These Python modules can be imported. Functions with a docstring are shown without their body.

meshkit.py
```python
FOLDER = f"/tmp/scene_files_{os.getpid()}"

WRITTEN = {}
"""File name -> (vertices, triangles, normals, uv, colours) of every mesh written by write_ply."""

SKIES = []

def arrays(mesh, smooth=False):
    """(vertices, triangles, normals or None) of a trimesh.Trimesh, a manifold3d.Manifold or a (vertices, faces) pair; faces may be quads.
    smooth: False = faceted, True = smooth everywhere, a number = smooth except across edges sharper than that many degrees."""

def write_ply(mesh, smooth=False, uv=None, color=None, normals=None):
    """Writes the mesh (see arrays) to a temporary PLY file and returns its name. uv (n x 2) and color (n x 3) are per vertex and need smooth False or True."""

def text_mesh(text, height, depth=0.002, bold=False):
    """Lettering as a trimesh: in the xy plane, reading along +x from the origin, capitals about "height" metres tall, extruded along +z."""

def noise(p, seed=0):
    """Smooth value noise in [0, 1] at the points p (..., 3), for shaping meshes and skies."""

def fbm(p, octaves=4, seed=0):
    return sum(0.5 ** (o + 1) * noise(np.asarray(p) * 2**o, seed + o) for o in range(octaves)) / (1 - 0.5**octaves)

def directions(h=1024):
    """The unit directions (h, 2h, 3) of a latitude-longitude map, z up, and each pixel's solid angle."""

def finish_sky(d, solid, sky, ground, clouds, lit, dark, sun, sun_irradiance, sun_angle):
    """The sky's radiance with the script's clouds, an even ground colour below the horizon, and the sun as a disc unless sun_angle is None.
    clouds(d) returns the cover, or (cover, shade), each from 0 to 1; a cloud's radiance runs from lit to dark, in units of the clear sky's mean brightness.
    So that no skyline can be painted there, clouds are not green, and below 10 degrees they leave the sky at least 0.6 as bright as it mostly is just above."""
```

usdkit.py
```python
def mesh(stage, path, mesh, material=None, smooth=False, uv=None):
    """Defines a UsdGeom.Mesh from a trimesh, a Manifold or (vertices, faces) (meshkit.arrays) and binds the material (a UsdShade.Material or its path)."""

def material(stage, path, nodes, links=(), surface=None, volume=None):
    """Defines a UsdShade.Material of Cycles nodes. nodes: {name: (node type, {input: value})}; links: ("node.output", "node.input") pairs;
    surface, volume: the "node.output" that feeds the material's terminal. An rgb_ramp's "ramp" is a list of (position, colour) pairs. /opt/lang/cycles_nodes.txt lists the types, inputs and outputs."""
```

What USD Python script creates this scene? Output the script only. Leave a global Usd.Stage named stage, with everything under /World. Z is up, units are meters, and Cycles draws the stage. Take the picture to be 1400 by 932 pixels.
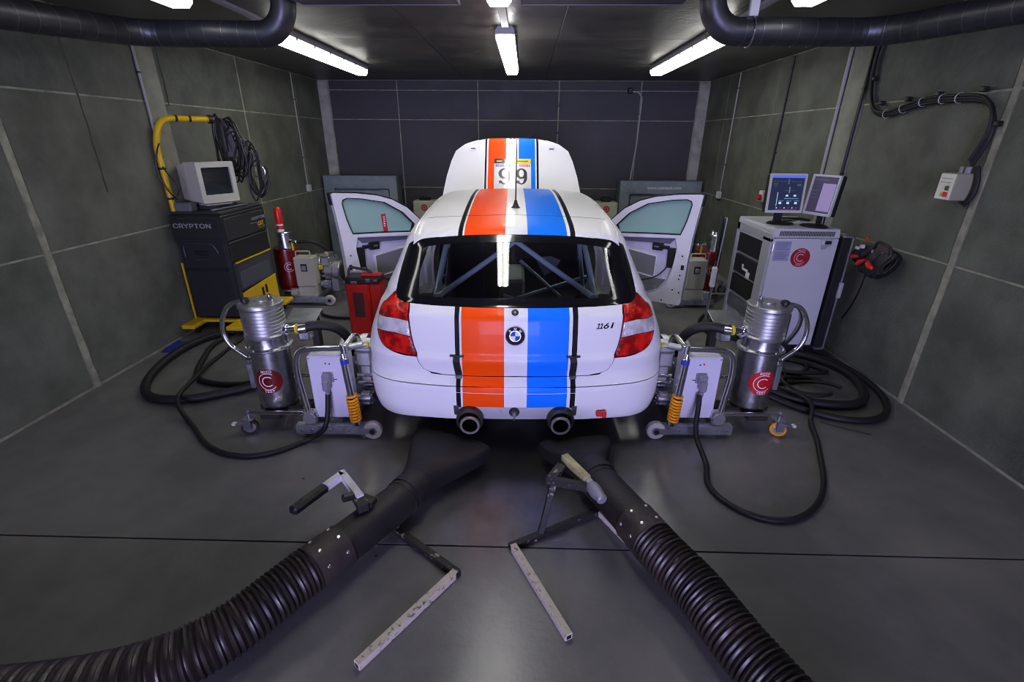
import math, random
import numpy as np, trimesh, manifold3d, usdkit, meshkit
from scipy.spatial import Delaunay
from scipy.interpolate import PchipInterpolator, CubicSpline
import shapely
from shapely.geometry import Polygon, Point, box as sbox
from pxr import Usd, UsdGeom, UsdLux, UsdShade, Gf, Sdf, Vt

random.seed(7)
rng = np.random.default_rng(7)
stage = Usd.Stage.CreateInMemory()
UsdGeom.SetStageUpAxis(stage, "Z")
UsdGeom.SetStageMetersPerUnit(stage, 1.0)
UsdGeom.Xform.Define(stage, "/World")
UsdGeom.Scope.Define(stage, "/World/Looks")

# ------------------------------------------------------------------ camera
EXPOSURE = 0.0
CAM_H, F_PX, PITCH, YAW, ROLL = 1.87, 648.3, math.radians(22.99), math.radians(-1.48), math.radians(0.38)
cam = UsdGeom.Camera.Define(stage, "/World/camera")
_fw = np.array([math.sin(YAW) * math.cos(PITCH), math.cos(YAW) * math.cos(PITCH), -math.sin(PITCH)])
_rt = np.array([math.cos(YAW), -math.sin(YAW), 0.0])
_up = np.cross(_rt, _fw)
_rt, _up = _rt * math.cos(ROLL) + _up * math.sin(ROLL), -_rt * math.sin(ROLL) + _up * math.cos(ROLL)
cam.AddTransformOp().Set(Gf.Matrix4d(*_rt, 0, *_up, 0, *(-_fw), 0, 0, 0, CAM_H, 1))
cam.CreateHorizontalApertureAttr(36.0)
cam.CreateVerticalApertureAttr(36.0 * 932 / 1400)
cam.CreateFocalLengthAttr(36.0 * F_PX / 1400)
cam.CreateClippingRangeAttr(Gf.Vec2f(0.05, 100))
cam.CreateExposureAttr(EXPOSURE)

# ------------------------------------------------------------------ daylight: area light at the end of the added passage behind the camera
DAY = 29.0
day = UsdLux.RectLight.Define(stage, "/World/daylight")
day.CreateWidthAttr(2.96)
day.CreateHeightAttr(2.40)
day.CreateColorAttr(Gf.Vec3f(0.58, 0.55, 1.0))
day.CreateIntensityAttr(DAY)
day.AddTranslateOp().Set(Gf.Vec3d(-0.1, -6.15, 1.22))
day.AddRotateXOp().Set(90.0)
LAMP = 21.5            # emission of the fluorescent diffusers

# ------------------------------------------------------------------ helpers
V = lambda *a: np.array(a, float)
_used = {}


def fresh(parent, name):
    k = _used.get((parent, name), -1) + 1
    _used[(parent, name)] = k
    return f"{parent}/{name}" if k == 0 else f"{parent}/{name}_{k:03d}"


def tag(prim, label=None, cat=None, group=None, kind=None):
    p = prim if isinstance(prim, Usd.Prim) else stage.GetPrimAtPath(prim)
    for k, v in (("label", label), ("category", cat), ("group", group), ("kind", kind)):
        if v:
            p.SetCustomDataByKey(k, v)
    return p


def thing(name, label, cat, loc=(0, 0, 0), rotz=0.0, group=None):
    path = fresh("/World", name)
    x = UsdGeom.Xform.Define(stage, path)
    x.AddTranslateOp().Set(Gf.Vec3d(*map(float, loc)))
    if rotz:
        x.AddRotateZOp().Set(float(rotz))
    tag(x.GetPrim(), label, cat, group)
    return path


def part(parent, name, m, material, smooth=30, label=None, kind=None):
    path = fresh(parent, name)
    p = usdkit.mesh(stage, path, m, material, smooth=smooth)
    if label or kind:
        tag(p.GetPrim(), label=label, kind=kind)
    return path


def single(name, m, material, label, cat, group=None, smooth=30, kind=None):
    path = part("/World", name, m, material, smooth)
    tag(path, label, cat, group, kind)
    return path


def struct(name, m, material, smooth=30, parent="/World"):
    path = part(parent, name, m, material, smooth)
    if parent == "/World":
        tag(path, kind="structure")
    return path


def copy(path, loc, rotz=0.0, label=None, group=None):
    src = stage.GetPrimAtPath(path)
    d = src.GetCustomData()
    name = path.rsplit("/", 1)[1].rstrip("0123456789").rstrip("_")
    new = fresh("/World", name)
    x = UsdGeom.Xform.Define(stage, new)
    x.GetPrim().GetReferences().AddInternalReference(path)
    x.ClearXformOpOrder()
    x.AddTranslateOp().Set(Gf.Vec3d(*map(float, loc)))
    if rotz or x.GetPrim().HasAttribute("xformOp:rotateZ"):
        x.AddRotateZOp().Set(float(rotz))
    tag(x.GetPrim(), label or d.get("label"), d.get("category"), group or d.get("group"))
    x.GetPrim().SetInstanceable(True)
    return new


def cat(*ms):
    out = []
    for m in ms:
        if isinstance(m, (list, tuple)):
            out += [x for x in m if x is not None]
        elif m is not None:
            out.append(m)
    return trimesh.util.concatenate(out)


def bx(lo, hi, c=0.004):
    """A box with chamfered edges."""
    lo, hi = np.minimum(lo, hi).astype(float), np.maximum(lo, hi).astype(float)
    c = min(c, 0.45 * float((hi - lo).min()))
    if c <= 0:
        return trimesh.creation.box(bounds=[lo, hi])
    pts = []
    for i in (0, 1):
        for j in (0, 1):
            for k in (0, 1):
                p = V(*( (lo, hi)[b][a] for a, b in enumerate((i, j, k))))
                s = V(1 - 2 * i, 1 - 2 * j, 1 - 2 * k) * c
                for keep in range(3):
                    q = p + s
                    q[keep] = p[keep]
                    pts.append(q)
    return trimesh.convex.convex_hull(np.array(pts))


def cyl(a, b, r, n=20, r2=None, c=0.0):
    """A cylinder or cone from a to b, its ends chamfered by c."""
    a, b = np.asarray(a, float), np.asarray(b, float)
    h = np.linalg.norm(b - a)
    r2 = r if r2 is None else r2
    prof = [(0, 0), (r - c, 0), (r, c), (r2, h - c), (r2 - c, h), (0, h)] if c else [(0, 0), (r, 0), (r2, h), (0, h)]
    return place(lathe(prof, n), a, b - a)


def lathe(prof, n=28):
    """Revolves (radius, z) pairs about z."""
    prof = np.asarray(prof, float)
    t = np.arange(n) * 2 * np.pi / n
    v = np.stack([prof[:, None, 0] * np.cos(t), prof[:, None, 0] * np.sin(t), np.repeat(prof[:, 1:2], n, 1)], -1).reshape(-1, 3)
    f = []
    for i in range(len(prof) - 1):
        a, b = i * n, (i + 1) * n
        for j in range(n):
            k = (j + 1) % n
            if prof[i, 0] > 1e-9 or True:
                f += [[a + j, a + k, b + k], [a + j, b + k, b + j]]
    m = trimesh.Trimesh(v, f, process=True)
    m.update_faces(m.nondegenerate_faces())
    return m


def frame_to(d):
    d = np.asarray(d, float) / np.linalg.norm(d)
    h = V(1, 0, 0) if abs(d[0]) < 0.9 else V(0, 1, 0)
    x = np.cross(h, d); x /= np.linalg.norm(x)
    return np.stack([x, np.cross(d, x), d], 1)


def place(m, at=(0, 0, 0), d=None, R=None):
    m = m.copy()
    T = np.eye(4)
    T[:3, :3] = frame_to(d) if d is not None else (np.eye(3) if R is None else R)
    T[:3, 3] = at
    m.apply_transform(T)
    return m


def rot(m, axis, deg, about=(0, 0, 0)):
    m = m.copy()
    m.apply_transform(trimesh.transformations.rotation_matrix(math.radians(deg), axis, about))
    return m


def moved(m, d):
    m = m.copy()
    m.apply_translation(d)
    return m


def mirror(m):
    m = m.copy()
    m.vertices[:, 0] *= -1
    m.faces = m.faces[:, ::-1]
    return m


def fillet(pts, r, n=6):
    """Rounds the inner corners of a polyline."""
    pts = [np.asarray(p, float) for p in pts]
    out = [pts[0]]
    for i in range(1, len(pts) - 1):
        a, p, b = pts[i - 1], pts[i], pts[i + 1]
        u, w = (a - p), (b - p)
        la, lb = np.linalg.norm(u), np.linalg.norm(w)
        d = min(r, 0.49 * la, 0.49 * lb)
        s, e = p + u / la * d, p + w / lb * d
        for t in np.linspace(0, 1, n):
            out.append((1 - t) ** 2 * s + 2 * t * (1 - t) * p + t * t * e)
    return np.array(out + [pts[-1]])


def spline(pts, n=60):
    pts = np.asarray(pts, float)
    t = np.r_[0, np.cumsum(np.linalg.norm(np.diff(pts, axis=0), axis=1))]
    return CubicSpline(t, pts)(np.linspace(0, t[-1], n))


def tube(path, r, n=10, caps=True, profile=None, up=None):
    """Sweeps a circle of radius r (a number or one per point), or a closed 2-D profile, along a path."""
    P = np.asarray(path, float)
    keep = np.r_[True, np.linalg.norm(np.diff(P, axis=0), axis=1) > 1e-6]
    r = np.broadcast_to(np.asarray(r, float), len(P))[keep]
    P = P[keep]
    T = np.gradient(P, axis=0)
    T /= np.linalg.norm(T, axis=1, keepdims=True)
    X = np.zeros_like(P)
    x = V(*up) if up is not None else frame_to(T[0])[:, 0]
    for i in range(len(P)):
        x = x - T[i] * (x @ T[i])
        x /= np.linalg.norm(x)
        X[i] = x
    Y = np.cross(T, X)
    if profile is None:
        a = np.arange(n) * 2 * np.pi / n
        c = np.stack([np.cos(a), np.sin(a)], 1)
    else:
        c = np.asarray(profile, float); n = len(c); r = np.ones(len(P))
    v = (P[:, None] + r[:, None, None] * (c[None, :, :1] * X[:, None] + c[None, :, 1:] * Y[:, None])).reshape(-1, 3)
    i, j = np.meshgrid(np.arange(len(P) - 1), np.arange(n), indexing="ij")
    k = (j + 1) % n
    a, b, cc, d = i * n + j, i * n + k, (i + 1) * n + k, (i + 1) * n + j
    f = np.concatenate([np.stack([a, b, cc], -1).reshape(-1, 3), np.stack([a, cc, d], -1).reshape(-1, 3)])
    if caps:
        v = np.vstack([v, P[0], P[-1]])
        j = np.arange(n); k = (j + 1) % n
        e = (len(P) - 1) * n
        f = np.vstack([f, np.stack([k, j, np.full(n, len(v) - 2)], 1), np.stack([e + j, e + k, np.full(n, len(v) - 1)], 1)])
    return trimesh.Trimesh(v, f, process=False)


def bar(a, b, w, h, up=(0, 0, 1), c=0.002):
    """A rectangular bar from a to b; w across, h along up."""
    a, b = np.asarray(a, float), np.asarray(b, float)
    d = b - a
    L = np.linalg.norm(d); z = d / L
    u = np.asarray(up, float) - z * (np.asarray(up, float) @ z); u /= np.linalg.norm(u)
    m = bx((-w / 2, -h / 2, 0), (w / 2, h / 2, L), c)
    return place(m, a, R=np.stack([np.cross(u, z), u, z], 1))


def prism(poly, h, R=None, at=(0, 0, 0)):
    m = trimesh.creation.extrude_polygon(poly if isinstance(poly, shapely.Geometry) else Polygon(poly), h, engine="earcut")
    return place(m, at, R=R)


def text(s, height, at, right, upv, depth=0.0015, bold=True, center=True, width=None):
    """Raised lettering whose baseline runs along 'right' and whose capitals rise along 'upv'."""
    m = meshkit.text_mesh(s, height, depth, bold)
    lo, hi = m.bounds
    if center:
        m.apply_translation([-(lo[0] + hi[0]) / 2, -height / 2, 0])
    if width:
        m.apply_scale([width / (hi[0] - lo[0]), 1, 1])
    r, u = np.asarray(right, float), np.asarray(upv, float)
    r /= np.linalg.norm(r); u = u - r * (u @ r); u /= np.linalg.norm(u)
    return place(m, at, R=np.stack([r, u, np.cross(r, u)], 1))


def ring2d(r, n=40, c=(0, 0)):
    t = np.arange(n) * 2 * np.pi / n
    return np.stack([c[0] + r * np.cos(t), c[1] + r * np.sin(t)], 1)


def rrect(x0, y0, x1, y1, r, n=6):
    return Polygon(sbox(x0 + r, y0 + r, x1 - r, y1 - r).buffer(r, quad_segs=n).exterior.coords)


# ------------------------------------------------------------------ materials
LK = "/World/Looks/"
MATS = {}


def srgb(r, g, b):
    return tuple(((c / 255 + 0.055) / 1.055) ** 2.4 if c > 10 else c / 255 / 12.92 for c in (r, g, b))


def mat(name, col, rough=0.5, metal=0.0, col2=None, scale=6.0, detail=5.0, bump=0.0, bscale=60.0, coat=0.0, spec=0.5, emit=None, estr=0.0, rough2=None, trans=0.0, stretch=(1, 1, 1), lo=0.4, hi=0.65, subs=None):
    """Principled material in linear colours, broken up by noise in the object's own coordinates."""
    n = {"p": ("principled_bsdf", {"base_color": col, "roughness": rough, "metallic": metal, "coat_weight": coat, "specular_ior_level": spec, "transmission_weight": trans})}
    l = []
    if emit:
        n["p"][1].update(emission_color=emit, emission_strength=estr)
    if col2 or bump or rough2 is not None:
        n["tc"] = ("texture_coordinate", {})
        n["mp"] = ("mapping", {"scale": stretch})
        l.append(("tc.object", "mp.vector"))
    if col2 or rough2 is not None:
        n["no"] = ("noise_texture", {"scale": scale, "detail": detail, "roughness": 0.6})
        l.append(("mp.vector", "no.vector"))
        n["mr"] = ("map_range", {"from_min": lo, "from_max": hi, "to_min": 0.0, "to_max": 1.0, "clamp": True})
        l.append(("no.fac", "mr.value"))
    if col2:
        n["mx"] = ("mix_color", {"a": col, "b": col2})
        l += [("mr.result", "mx.fac"), ("mx.result", "p.base_color")]
    if rough2 is not None:
        n["rr"] = ("map_range", {"from_min": 0.0, "from_max": 1.0, "to_min": rough, "to_max": rough2})
        l += [("mr.result", "rr.value"), ("rr.result", "p.roughness")]
    if bump:
        n["bn"] = ("noise_texture", {"scale": bscale, "detail": 4.0})
        n["bu"] = ("bump", {"strength": bump, "distance": 0.01})
        l += [("mp.vector", "bn.vector"), ("bn.fac", "bu.height"), ("bu.normal", "p.normal")]
    MATS[name] = usdkit.material(stage, LK + name, n, l, surface="p.BSDF")
    return MATS[name]


def pane(name, tint, rough=0.02, ior=1.5, extra=0.0):
    """Window glass that light passes through."""
    n = {"f": ("fresnel", {"IOR": ior}), "t": ("transparent_bsdf", {"color": tint}), "g": ("glossy_bsdf", {"roughness": rough, "color": (1, 1, 1)}),
         "m": ("mix_closure", {}), "a": ("math", {"math_type": "add", "value2": extra, "use_clamp": True})}
    return usdkit.material(stage, LK + name, n, [("f.fac", "a.value1"), ("a.value", "m.fac"), ("t.BSDF", "m.closure1"), ("g.BSDF", "m.closure2")], surface="m.closure")


M_plaster = mat("plaster_panel", srgb(76, 79, 70), 0.75, col2=srgb(104, 107, 97), scale=2.4, detail=11, bump=0.6, bscale=55, lo=.36, hi=.66, rough2=0.9)
M_plaster2 = mat("plaster_panel_rough", srgb(69, 73, 66), 0.75, col2=srgb(98, 101, 91), scale=3.4, detail=11, bump=0.9, bscale=16, lo=.36, hi=.66, rough2=0.9)
M_blueplaster = mat("plaster_back", srgb(53, 53, 58), 0.6, col2=srgb(64, 64, 70), scale=2.2, detail=11, bump=0.25, bscale=30, rough2=0.8)
M_mortar = mat("seam_mortar", srgb(156, 156, 138), 0.9, col2=srgb(122, 123, 111), scale=9, bump=0.5, bscale=40)
M_strip = mat("joint_strip", srgb(136, 137, 125), 0.8, col2=srgb(114, 115, 107), scale=4, bump=0.3, bscale=30)
M_cornerstrip = mat("corner_strip_plaster", srgb(166, 166, 157), 0.85, col2=srgb(140, 141, 133), scale=6, bump=0.3, bscale=30)
M_ceil = mat("ceiling_board", srgb(68, 67, 64), 0.36, col2=srgb(102, 100, 93), scale=1.3, detail=7, bump=0.3, bscale=18, rough2=0.55)
M_ceil_tray = mat("ceiling_tray", srgb(62, 60, 68), 0.5, col2=srgb(72, 70, 78), scale=2)
M_ceil_edge = mat("ceiling_tray_edge", srgb(110, 106, 120), 0.5)
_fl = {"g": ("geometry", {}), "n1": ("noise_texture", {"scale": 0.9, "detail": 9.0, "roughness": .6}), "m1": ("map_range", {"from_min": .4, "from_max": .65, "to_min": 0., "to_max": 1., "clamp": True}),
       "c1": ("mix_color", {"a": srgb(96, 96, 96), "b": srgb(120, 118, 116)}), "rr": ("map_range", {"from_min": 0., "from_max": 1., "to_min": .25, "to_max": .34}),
       # ragged dark patch painted in: exhaust soot and the shade behind the car
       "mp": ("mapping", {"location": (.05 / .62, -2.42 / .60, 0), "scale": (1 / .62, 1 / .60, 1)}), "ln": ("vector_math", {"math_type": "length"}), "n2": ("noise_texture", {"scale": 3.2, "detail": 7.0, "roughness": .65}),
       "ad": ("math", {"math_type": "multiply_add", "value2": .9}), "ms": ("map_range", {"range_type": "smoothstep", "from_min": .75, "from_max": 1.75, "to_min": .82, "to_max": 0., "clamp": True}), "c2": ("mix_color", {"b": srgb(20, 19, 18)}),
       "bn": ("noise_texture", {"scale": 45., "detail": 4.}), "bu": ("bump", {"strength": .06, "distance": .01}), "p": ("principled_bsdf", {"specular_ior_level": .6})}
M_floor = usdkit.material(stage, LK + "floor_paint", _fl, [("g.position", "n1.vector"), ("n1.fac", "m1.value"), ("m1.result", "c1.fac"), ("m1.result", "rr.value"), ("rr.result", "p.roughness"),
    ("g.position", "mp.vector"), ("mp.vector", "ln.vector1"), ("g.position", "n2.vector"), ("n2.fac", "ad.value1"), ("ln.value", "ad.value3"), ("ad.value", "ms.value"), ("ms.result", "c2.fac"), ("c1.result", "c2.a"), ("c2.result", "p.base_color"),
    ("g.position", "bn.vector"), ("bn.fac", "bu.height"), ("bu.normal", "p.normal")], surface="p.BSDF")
M_black = mat("black_plastic", srgb(24, 24, 25), 0.45)
M_rubber = mat("black_rubber", srgb(22, 22, 24), 0.55, bump=0.1, bscale=80)
M_soot = mat("sooty_black", srgb(30, 27, 25), 0.55, col2=srgb(48, 42, 38), scale=5, bump=0.2, bscale=40)
M_chrome = mat("chrome", (0.82, 0.83, 0.86), 0.14, metal=1.0)
M_steel = mat("brushed_steel", (0.56, 0.57, 0.60), 0.25, metal=1.0, col2=(0.52, 0.52, 0.55), scale=14, rough2=0.31)
M_zinc = mat("zinc_plate", (0.55, 0.57, 0.62), 0.35, metal=1.0, col2=(0.42, 0.45, 0.5), scale=18, rough2=0.5)
M_cast = mat("cast_aluminium", (0.55, 0.56, 0.58), 0.42, metal=1.0, bump=0.02, bscale=90)
M_duct = mat("galvanised_duct", (0.060, 0.062, 0.070), 0.40, metal=0.7, col2=(0.042, 0.044, 0.052), scale=9, rough2=0.45)
M_seam = mat("duct_seam_metal", (0.16, 0.165, 0.18), 0.4, metal=0.9)
M_white = mat("white_paint_metal", srgb(222, 222, 226), 0.4)
M_grey = mat("light_grey_paint", srgb(190, 193, 196), 0.45)
# ================================================================== the room
WL, WR, HC, YB, YF = -3.453, 2.947, 2.756, 8.74, -3.2
Z1, Z2 = 1.087, 2.17
TH = 0.03
floor_grooves = [1.98]


def panel_wall(wall, name, cols, rows, make, material, gap=0.014, gaps=None):
    """Boards with recessed seams: every board is a part."""
    for a0, a1, g0, g1 in cols:
        for z0, z1 in rows:
            part(wall, name, make(a0 + g0, a1 - g1, z0 + gap / 2, z1 - gap / 2), material(a0, z0) if callable(material) else material, smooth=False)


# floor: two slabs with an expansion joint cut between them
J0, J1 = V(-3.453, 1.762, 0), V(2.947, 1.786, 0)
fl = struct("floor", bx((WL - .2, -6.4, -0.20), (WR + .2, YB + .2, -0.012), 0), M_black, False)
def slab(pts):
    return prism(pts, 0.012, at=(0, 0, -0.012))
jg = 0.005
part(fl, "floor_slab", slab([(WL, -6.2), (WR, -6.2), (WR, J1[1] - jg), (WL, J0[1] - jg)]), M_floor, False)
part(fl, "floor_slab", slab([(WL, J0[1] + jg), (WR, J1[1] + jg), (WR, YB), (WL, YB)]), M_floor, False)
for x, y, s in ((-1.95, .93, .012), (-2.5, 1.35, .007), (-.7, 1.7, .006), (1.05, 1.1, .006), (2.3, 1.45, .012), (-1.3, 2.25, .008)):
    part(fl, "paint_scuff", prism(Point(0, 0).buffer(s), 0.0012, at=(x, y, 0.0)), M_black, False)
part(fl, "scratch_mark", bar((-1.55, 1.02, .0006), (-1.44, 1.14, .0006), .004, .0012), M_black, False)
part(fl, "scratch_mark", bar((.78, .78, .0006), (.83, .70, .0006), .006, .0012), M_black, False)

# left wall
wl = struct("wall_left", bx((WL - 0.25, YF, -.2), (WL - 0.004, YB + .2, HC + .1), 0), M_mortar, False)
def mkl(a, b, z0, z1): return bx((WL - 0.02, a, z0), (WL, b, z1), 0.003)
ycols = [(-3.2, -1.2, 0, .01), (-1.2, .3, .01, .01), (.3, 1.8, .01, .012), (1.8, 3.31, .012, .03), (3.31, 4.705, .03, 0.0), (4.95, 6.34, 0.004, .016), (6.34, 7.85, .016, .008), (7.85, 8.735, .008, 0)]
rows = [(0.012, Z1), (Z1, Z2), (Z2, HC)]
panel_wall(wl, "wall_panel", ycols, rows, mkl, lambda a, z: M_plaster2 if (z > 2 and a < 5) else M_plaster)
part(wl, "joint_strip", bx((WL - .02, 4.71, 0), (WL + .006, 4.945, HC), .003), M_strip, False)

def wob(X, y, z0, z1, w, seed, sgn=1):
    r_ = np.random.default_rng(seed)
    z = np.linspace(z0, z1, 26)
    yy = y + np.cumsum(r_.normal(0, .003, 26)); yy += y - yy.mean()
    ww = w * (0.8 + .5 * r_.random(26))
    pl = np.r_[np.stack([yy - ww / 2, z], 1), np.stack([yy + ww / 2, z], 1)[::-1]]
    return prism(Polygon(pl).buffer(0), 0.012, R=np.array([[0, 0, 1], [1, 0, 0], [0, 1, 0]], float), at=(X - (0.008 if sgn > 0 else .004), 0, 0))
part(wl, "mortar_seam", wob(WL, 3.31, 0, HC, .045, 3), M_mortar, False)
part(wl, "crack", wob(WL - .0025, 3.99, 1.45, HC, .014, 5), M_soot, False)

# right wall
wr = struct("wall_right", bx((WR + 0.004, YF, -.2), (WR + 0.25, YB + .2, HC + .1), 0), M_mortar, False)
def mkr(a, b, z0, z1): return bx((WR, a, z0), (WR + 0.02, b, z1), 0.003)
ycols = [(-3.2, -1.2, 0, .01), (-1.2, .3, .01, .01), (.3, 1.8, .01, .012), (1.8, 3.31, .012, .03), (3.31, 4.72, .03, 0.0), (5.05, 6.40, 0.004, .005), (6.40, 7.9, .005, .006), (7.9, 8.735, .006, 0)]
panel_wall(wr, "wall_panel", ycols, rows, mkr, lambda a, z: M_plaster2 if (z > 2 and a < 4) else M_plaster)
part(wr, "joint_strip", bx((WR - .006, 4.73, 0), (WR + .02, 5.04, HC), .003), M_strip, False)

part(wr, "mortar_seam", wob(WR, 3.31, 0, HC, .045, 4, -1), M_mortar, False)

# back wall
wb = struct("wall_back", bx((WL - .2, YB + 0.004, -.2), (WR + .2, YB + 0.25, HC + .1), 0), M_mortar, False)
xs = [WL + .17, -2.147, -.814, .519, 1.852, WR - .17]
cols = [(xs[i], xs[i + 1], .008, .008) for i in range(5)]
for x0, x1 in ((WL + .002, WL + .165), (WR - .165, WR - .002)):
    part(wb, "joint_strip", bx((x0, YB - .03, 0), (x1, YB + .02, HC - .03), .004), M_cornerstrip, False)
panel_wall(wb, "wall_panel", cols, [(0.012, Z1), (Z1, Z2), (Z2, 2.61), (2.61, HC)], lambda a, b, z0, z1: bx((a, YB, z0), (b, YB + .02, z1), .003), M_blueplaster, gap=.012)

# front wall behind the camera, with the open shutter door that lets the daylight in
DX0, DX1, DZ = -1.6, 1.4, 2.45
fr = cat(bx((WL, YF - .2, 0), (DX0, YF, HC), 0), bx((DX1, YF - .2, 0), (WR, YF, HC), 0), bx((DX0, YF - .2, DZ), (DX1, YF, HC), 0))
struct("wall_front", fr, M_plaster, False)
struct("trim_1", cat(bx((DX0 - .06, YF, 0), (DX0, YF + .03, DZ + .06)), bx((DX1, YF, 0), (DX1 + .06, YF + .03, DZ + .06)), bx((DX0, YF, DZ), (DX1, YF + .03, DZ + .06))), M_grey, False)

# added passage, unseen behind the camera, keeps the daylight at its end narrow
struct("wall_passage", cat(bx((DX0 - .2, -6.4, -.2), (DX0, YF - .2, DZ + .2), 0), bx((DX1, -6.4, -.2), (DX1 + .2, YF - .2, DZ + .2), 0), bx((DX0, -6.4, DZ), (DX1, YF - .2, DZ + .2), 0), bx((DX0, -6.4, -.2), (DX1, -6.2, DZ), 0)), M_plaster, False)

# ceiling
ce = struct("ceiling", bx((WL - .2, YF, HC + .012), (WR + .2, YB + .2, HC + .2), 0), M_black, False)
cx = [WL, -2.25, -1.0, .28, 1.55, WR]
cy = [YF, -1.5, .2, 1.9, 3.6, 5.3, 7.0, YB]
for i in range(5):
    for j in range(7):
        part(ce, "ceiling_board", bx((cx[i] + .003, cy[j] + .003, HC), (cx[i + 1] - .003, cy[j + 1] - .003, HC + .016), .002), M_ceil, False)

def tray(x0, x1, y0, y1):
    part(ce, "ceiling_tray", bx((x0, y0, 2.715), (x1, y1, HC), .004), M_ceil_tray, False)
    part(ce, "ceiling_tray_edge", cat(bx((x0 - .012, y1, 2.712), (x1 + .012, y1 + .014, HC), .002), bx((x0 - .014, y0, 2.712), (x0, y1, HC), .002), bx((x1, y0, 2.712), (x1 + .014, y1, HC), .002)), M_ceil_edge, False)
tray(-1.55, -.48, .6, 3.86)
tray(-.05, 1.03, .6, 3.86)

# fluorescent ceiling lights
# prismatic cover: brightest under its two tubes
def tube_mat(name, power):
  return usdkit.material(stage, LK + name, {"tc": ("texture_coordinate", {}), "s": ("separate_xyz", {}), "ab": ("math", {"math_type": "absolute"}), "d": ("math", {"math_type": "subtract", "value2": .036}), "ab2": ("math", {"math_type": "absolute"}),
    "mr": ("map_range", {"range_type": "smoothstep", "from_min": .004, "from_max": .026, "to_min": power * 1.35, "to_max": power * .40, "clamp": True}), "p": ("principled_bsdf", {"base_color": (.9, .9, .9), "roughness": .4, "emission_color": (1.0, .985, .93)})},
    [("tc.object", "s.vector"), ("s.x", "ab.value1"), ("ab.value", "d.value1"), ("d.value", "ab2.value1"), ("ab2.value", "mr.value"), ("mr.result", "p.emission_strength")], surface="p.BSDF")
M_tube, M_tube_mid, M_tube_dim = tube_mat("lit_diffuser", LAMP), tube_mat("lit_diffuser_middle", LAMP * 1.2), tube_mat("lit_diffuser_dim_tubes", LAMP * .3)  # middle near lamp set brighter, side near lamps set dimmer
M_house = mat("lamp_housing", srgb(150, 150, 156), 0.5)
M_clip = mat("lamp_clip", srgb(120, 120, 124), 0.4)
def lamp(x, y0, y1, label, glow=None):
    L = y1 - y0
    t = thing("ceiling_light", label, "ceiling light", (x, y0, HC), 0, "fluorescent ceiling lights")
    part(t, "housing", prism([(-.075, -.002), (.075, -.002), (.088, -.07), (-.088, -.07)], L, R=np.array([[1, 0, 0], [0, 0, 1], [0, 1, 0]], float)) if False else
         trimesh.convex.convex_hull(np.array([(s * w, y, z) for s in (-1, 1) for y in (0, L) for w, z in ((.06, 0), (.082, -.03), (.082, -.062))])), M_house, False)
    part(t, "diffuser", trimesh.convex.convex_hull(np.array([(s * w, y, z) for s in (-1, 1) for w, z, d in ((.080, -.063, .008), (.076, -.10, .012), (.055, -.128, .02)) for y in (d, L - d)])), glow or M_tube, False)
    for k in range(6):
        y = .12 + k * (L - .24) / 5
        for s in (-1, 1):
            part(t, "clip", bx((s * .081, y - .012, -.082), (s * .089, y + .012, -.04), .002), M_clip, False)
    return t
la = lamp(-.20, 4.72, 6.93, "fluorescent ceiling light over the middle of the car, farther one of its row")
XR, XLm = 1.635, -2.155
copy(la, (XLm, 4.78, HC), 0, "fluorescent ceiling light just behind the duct elbow nearer the cart side wall")
copy(la, (XR, 4.74, HC), 0, "fluorescent ceiling light just behind the duct elbow on the computer cabinet side")
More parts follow.
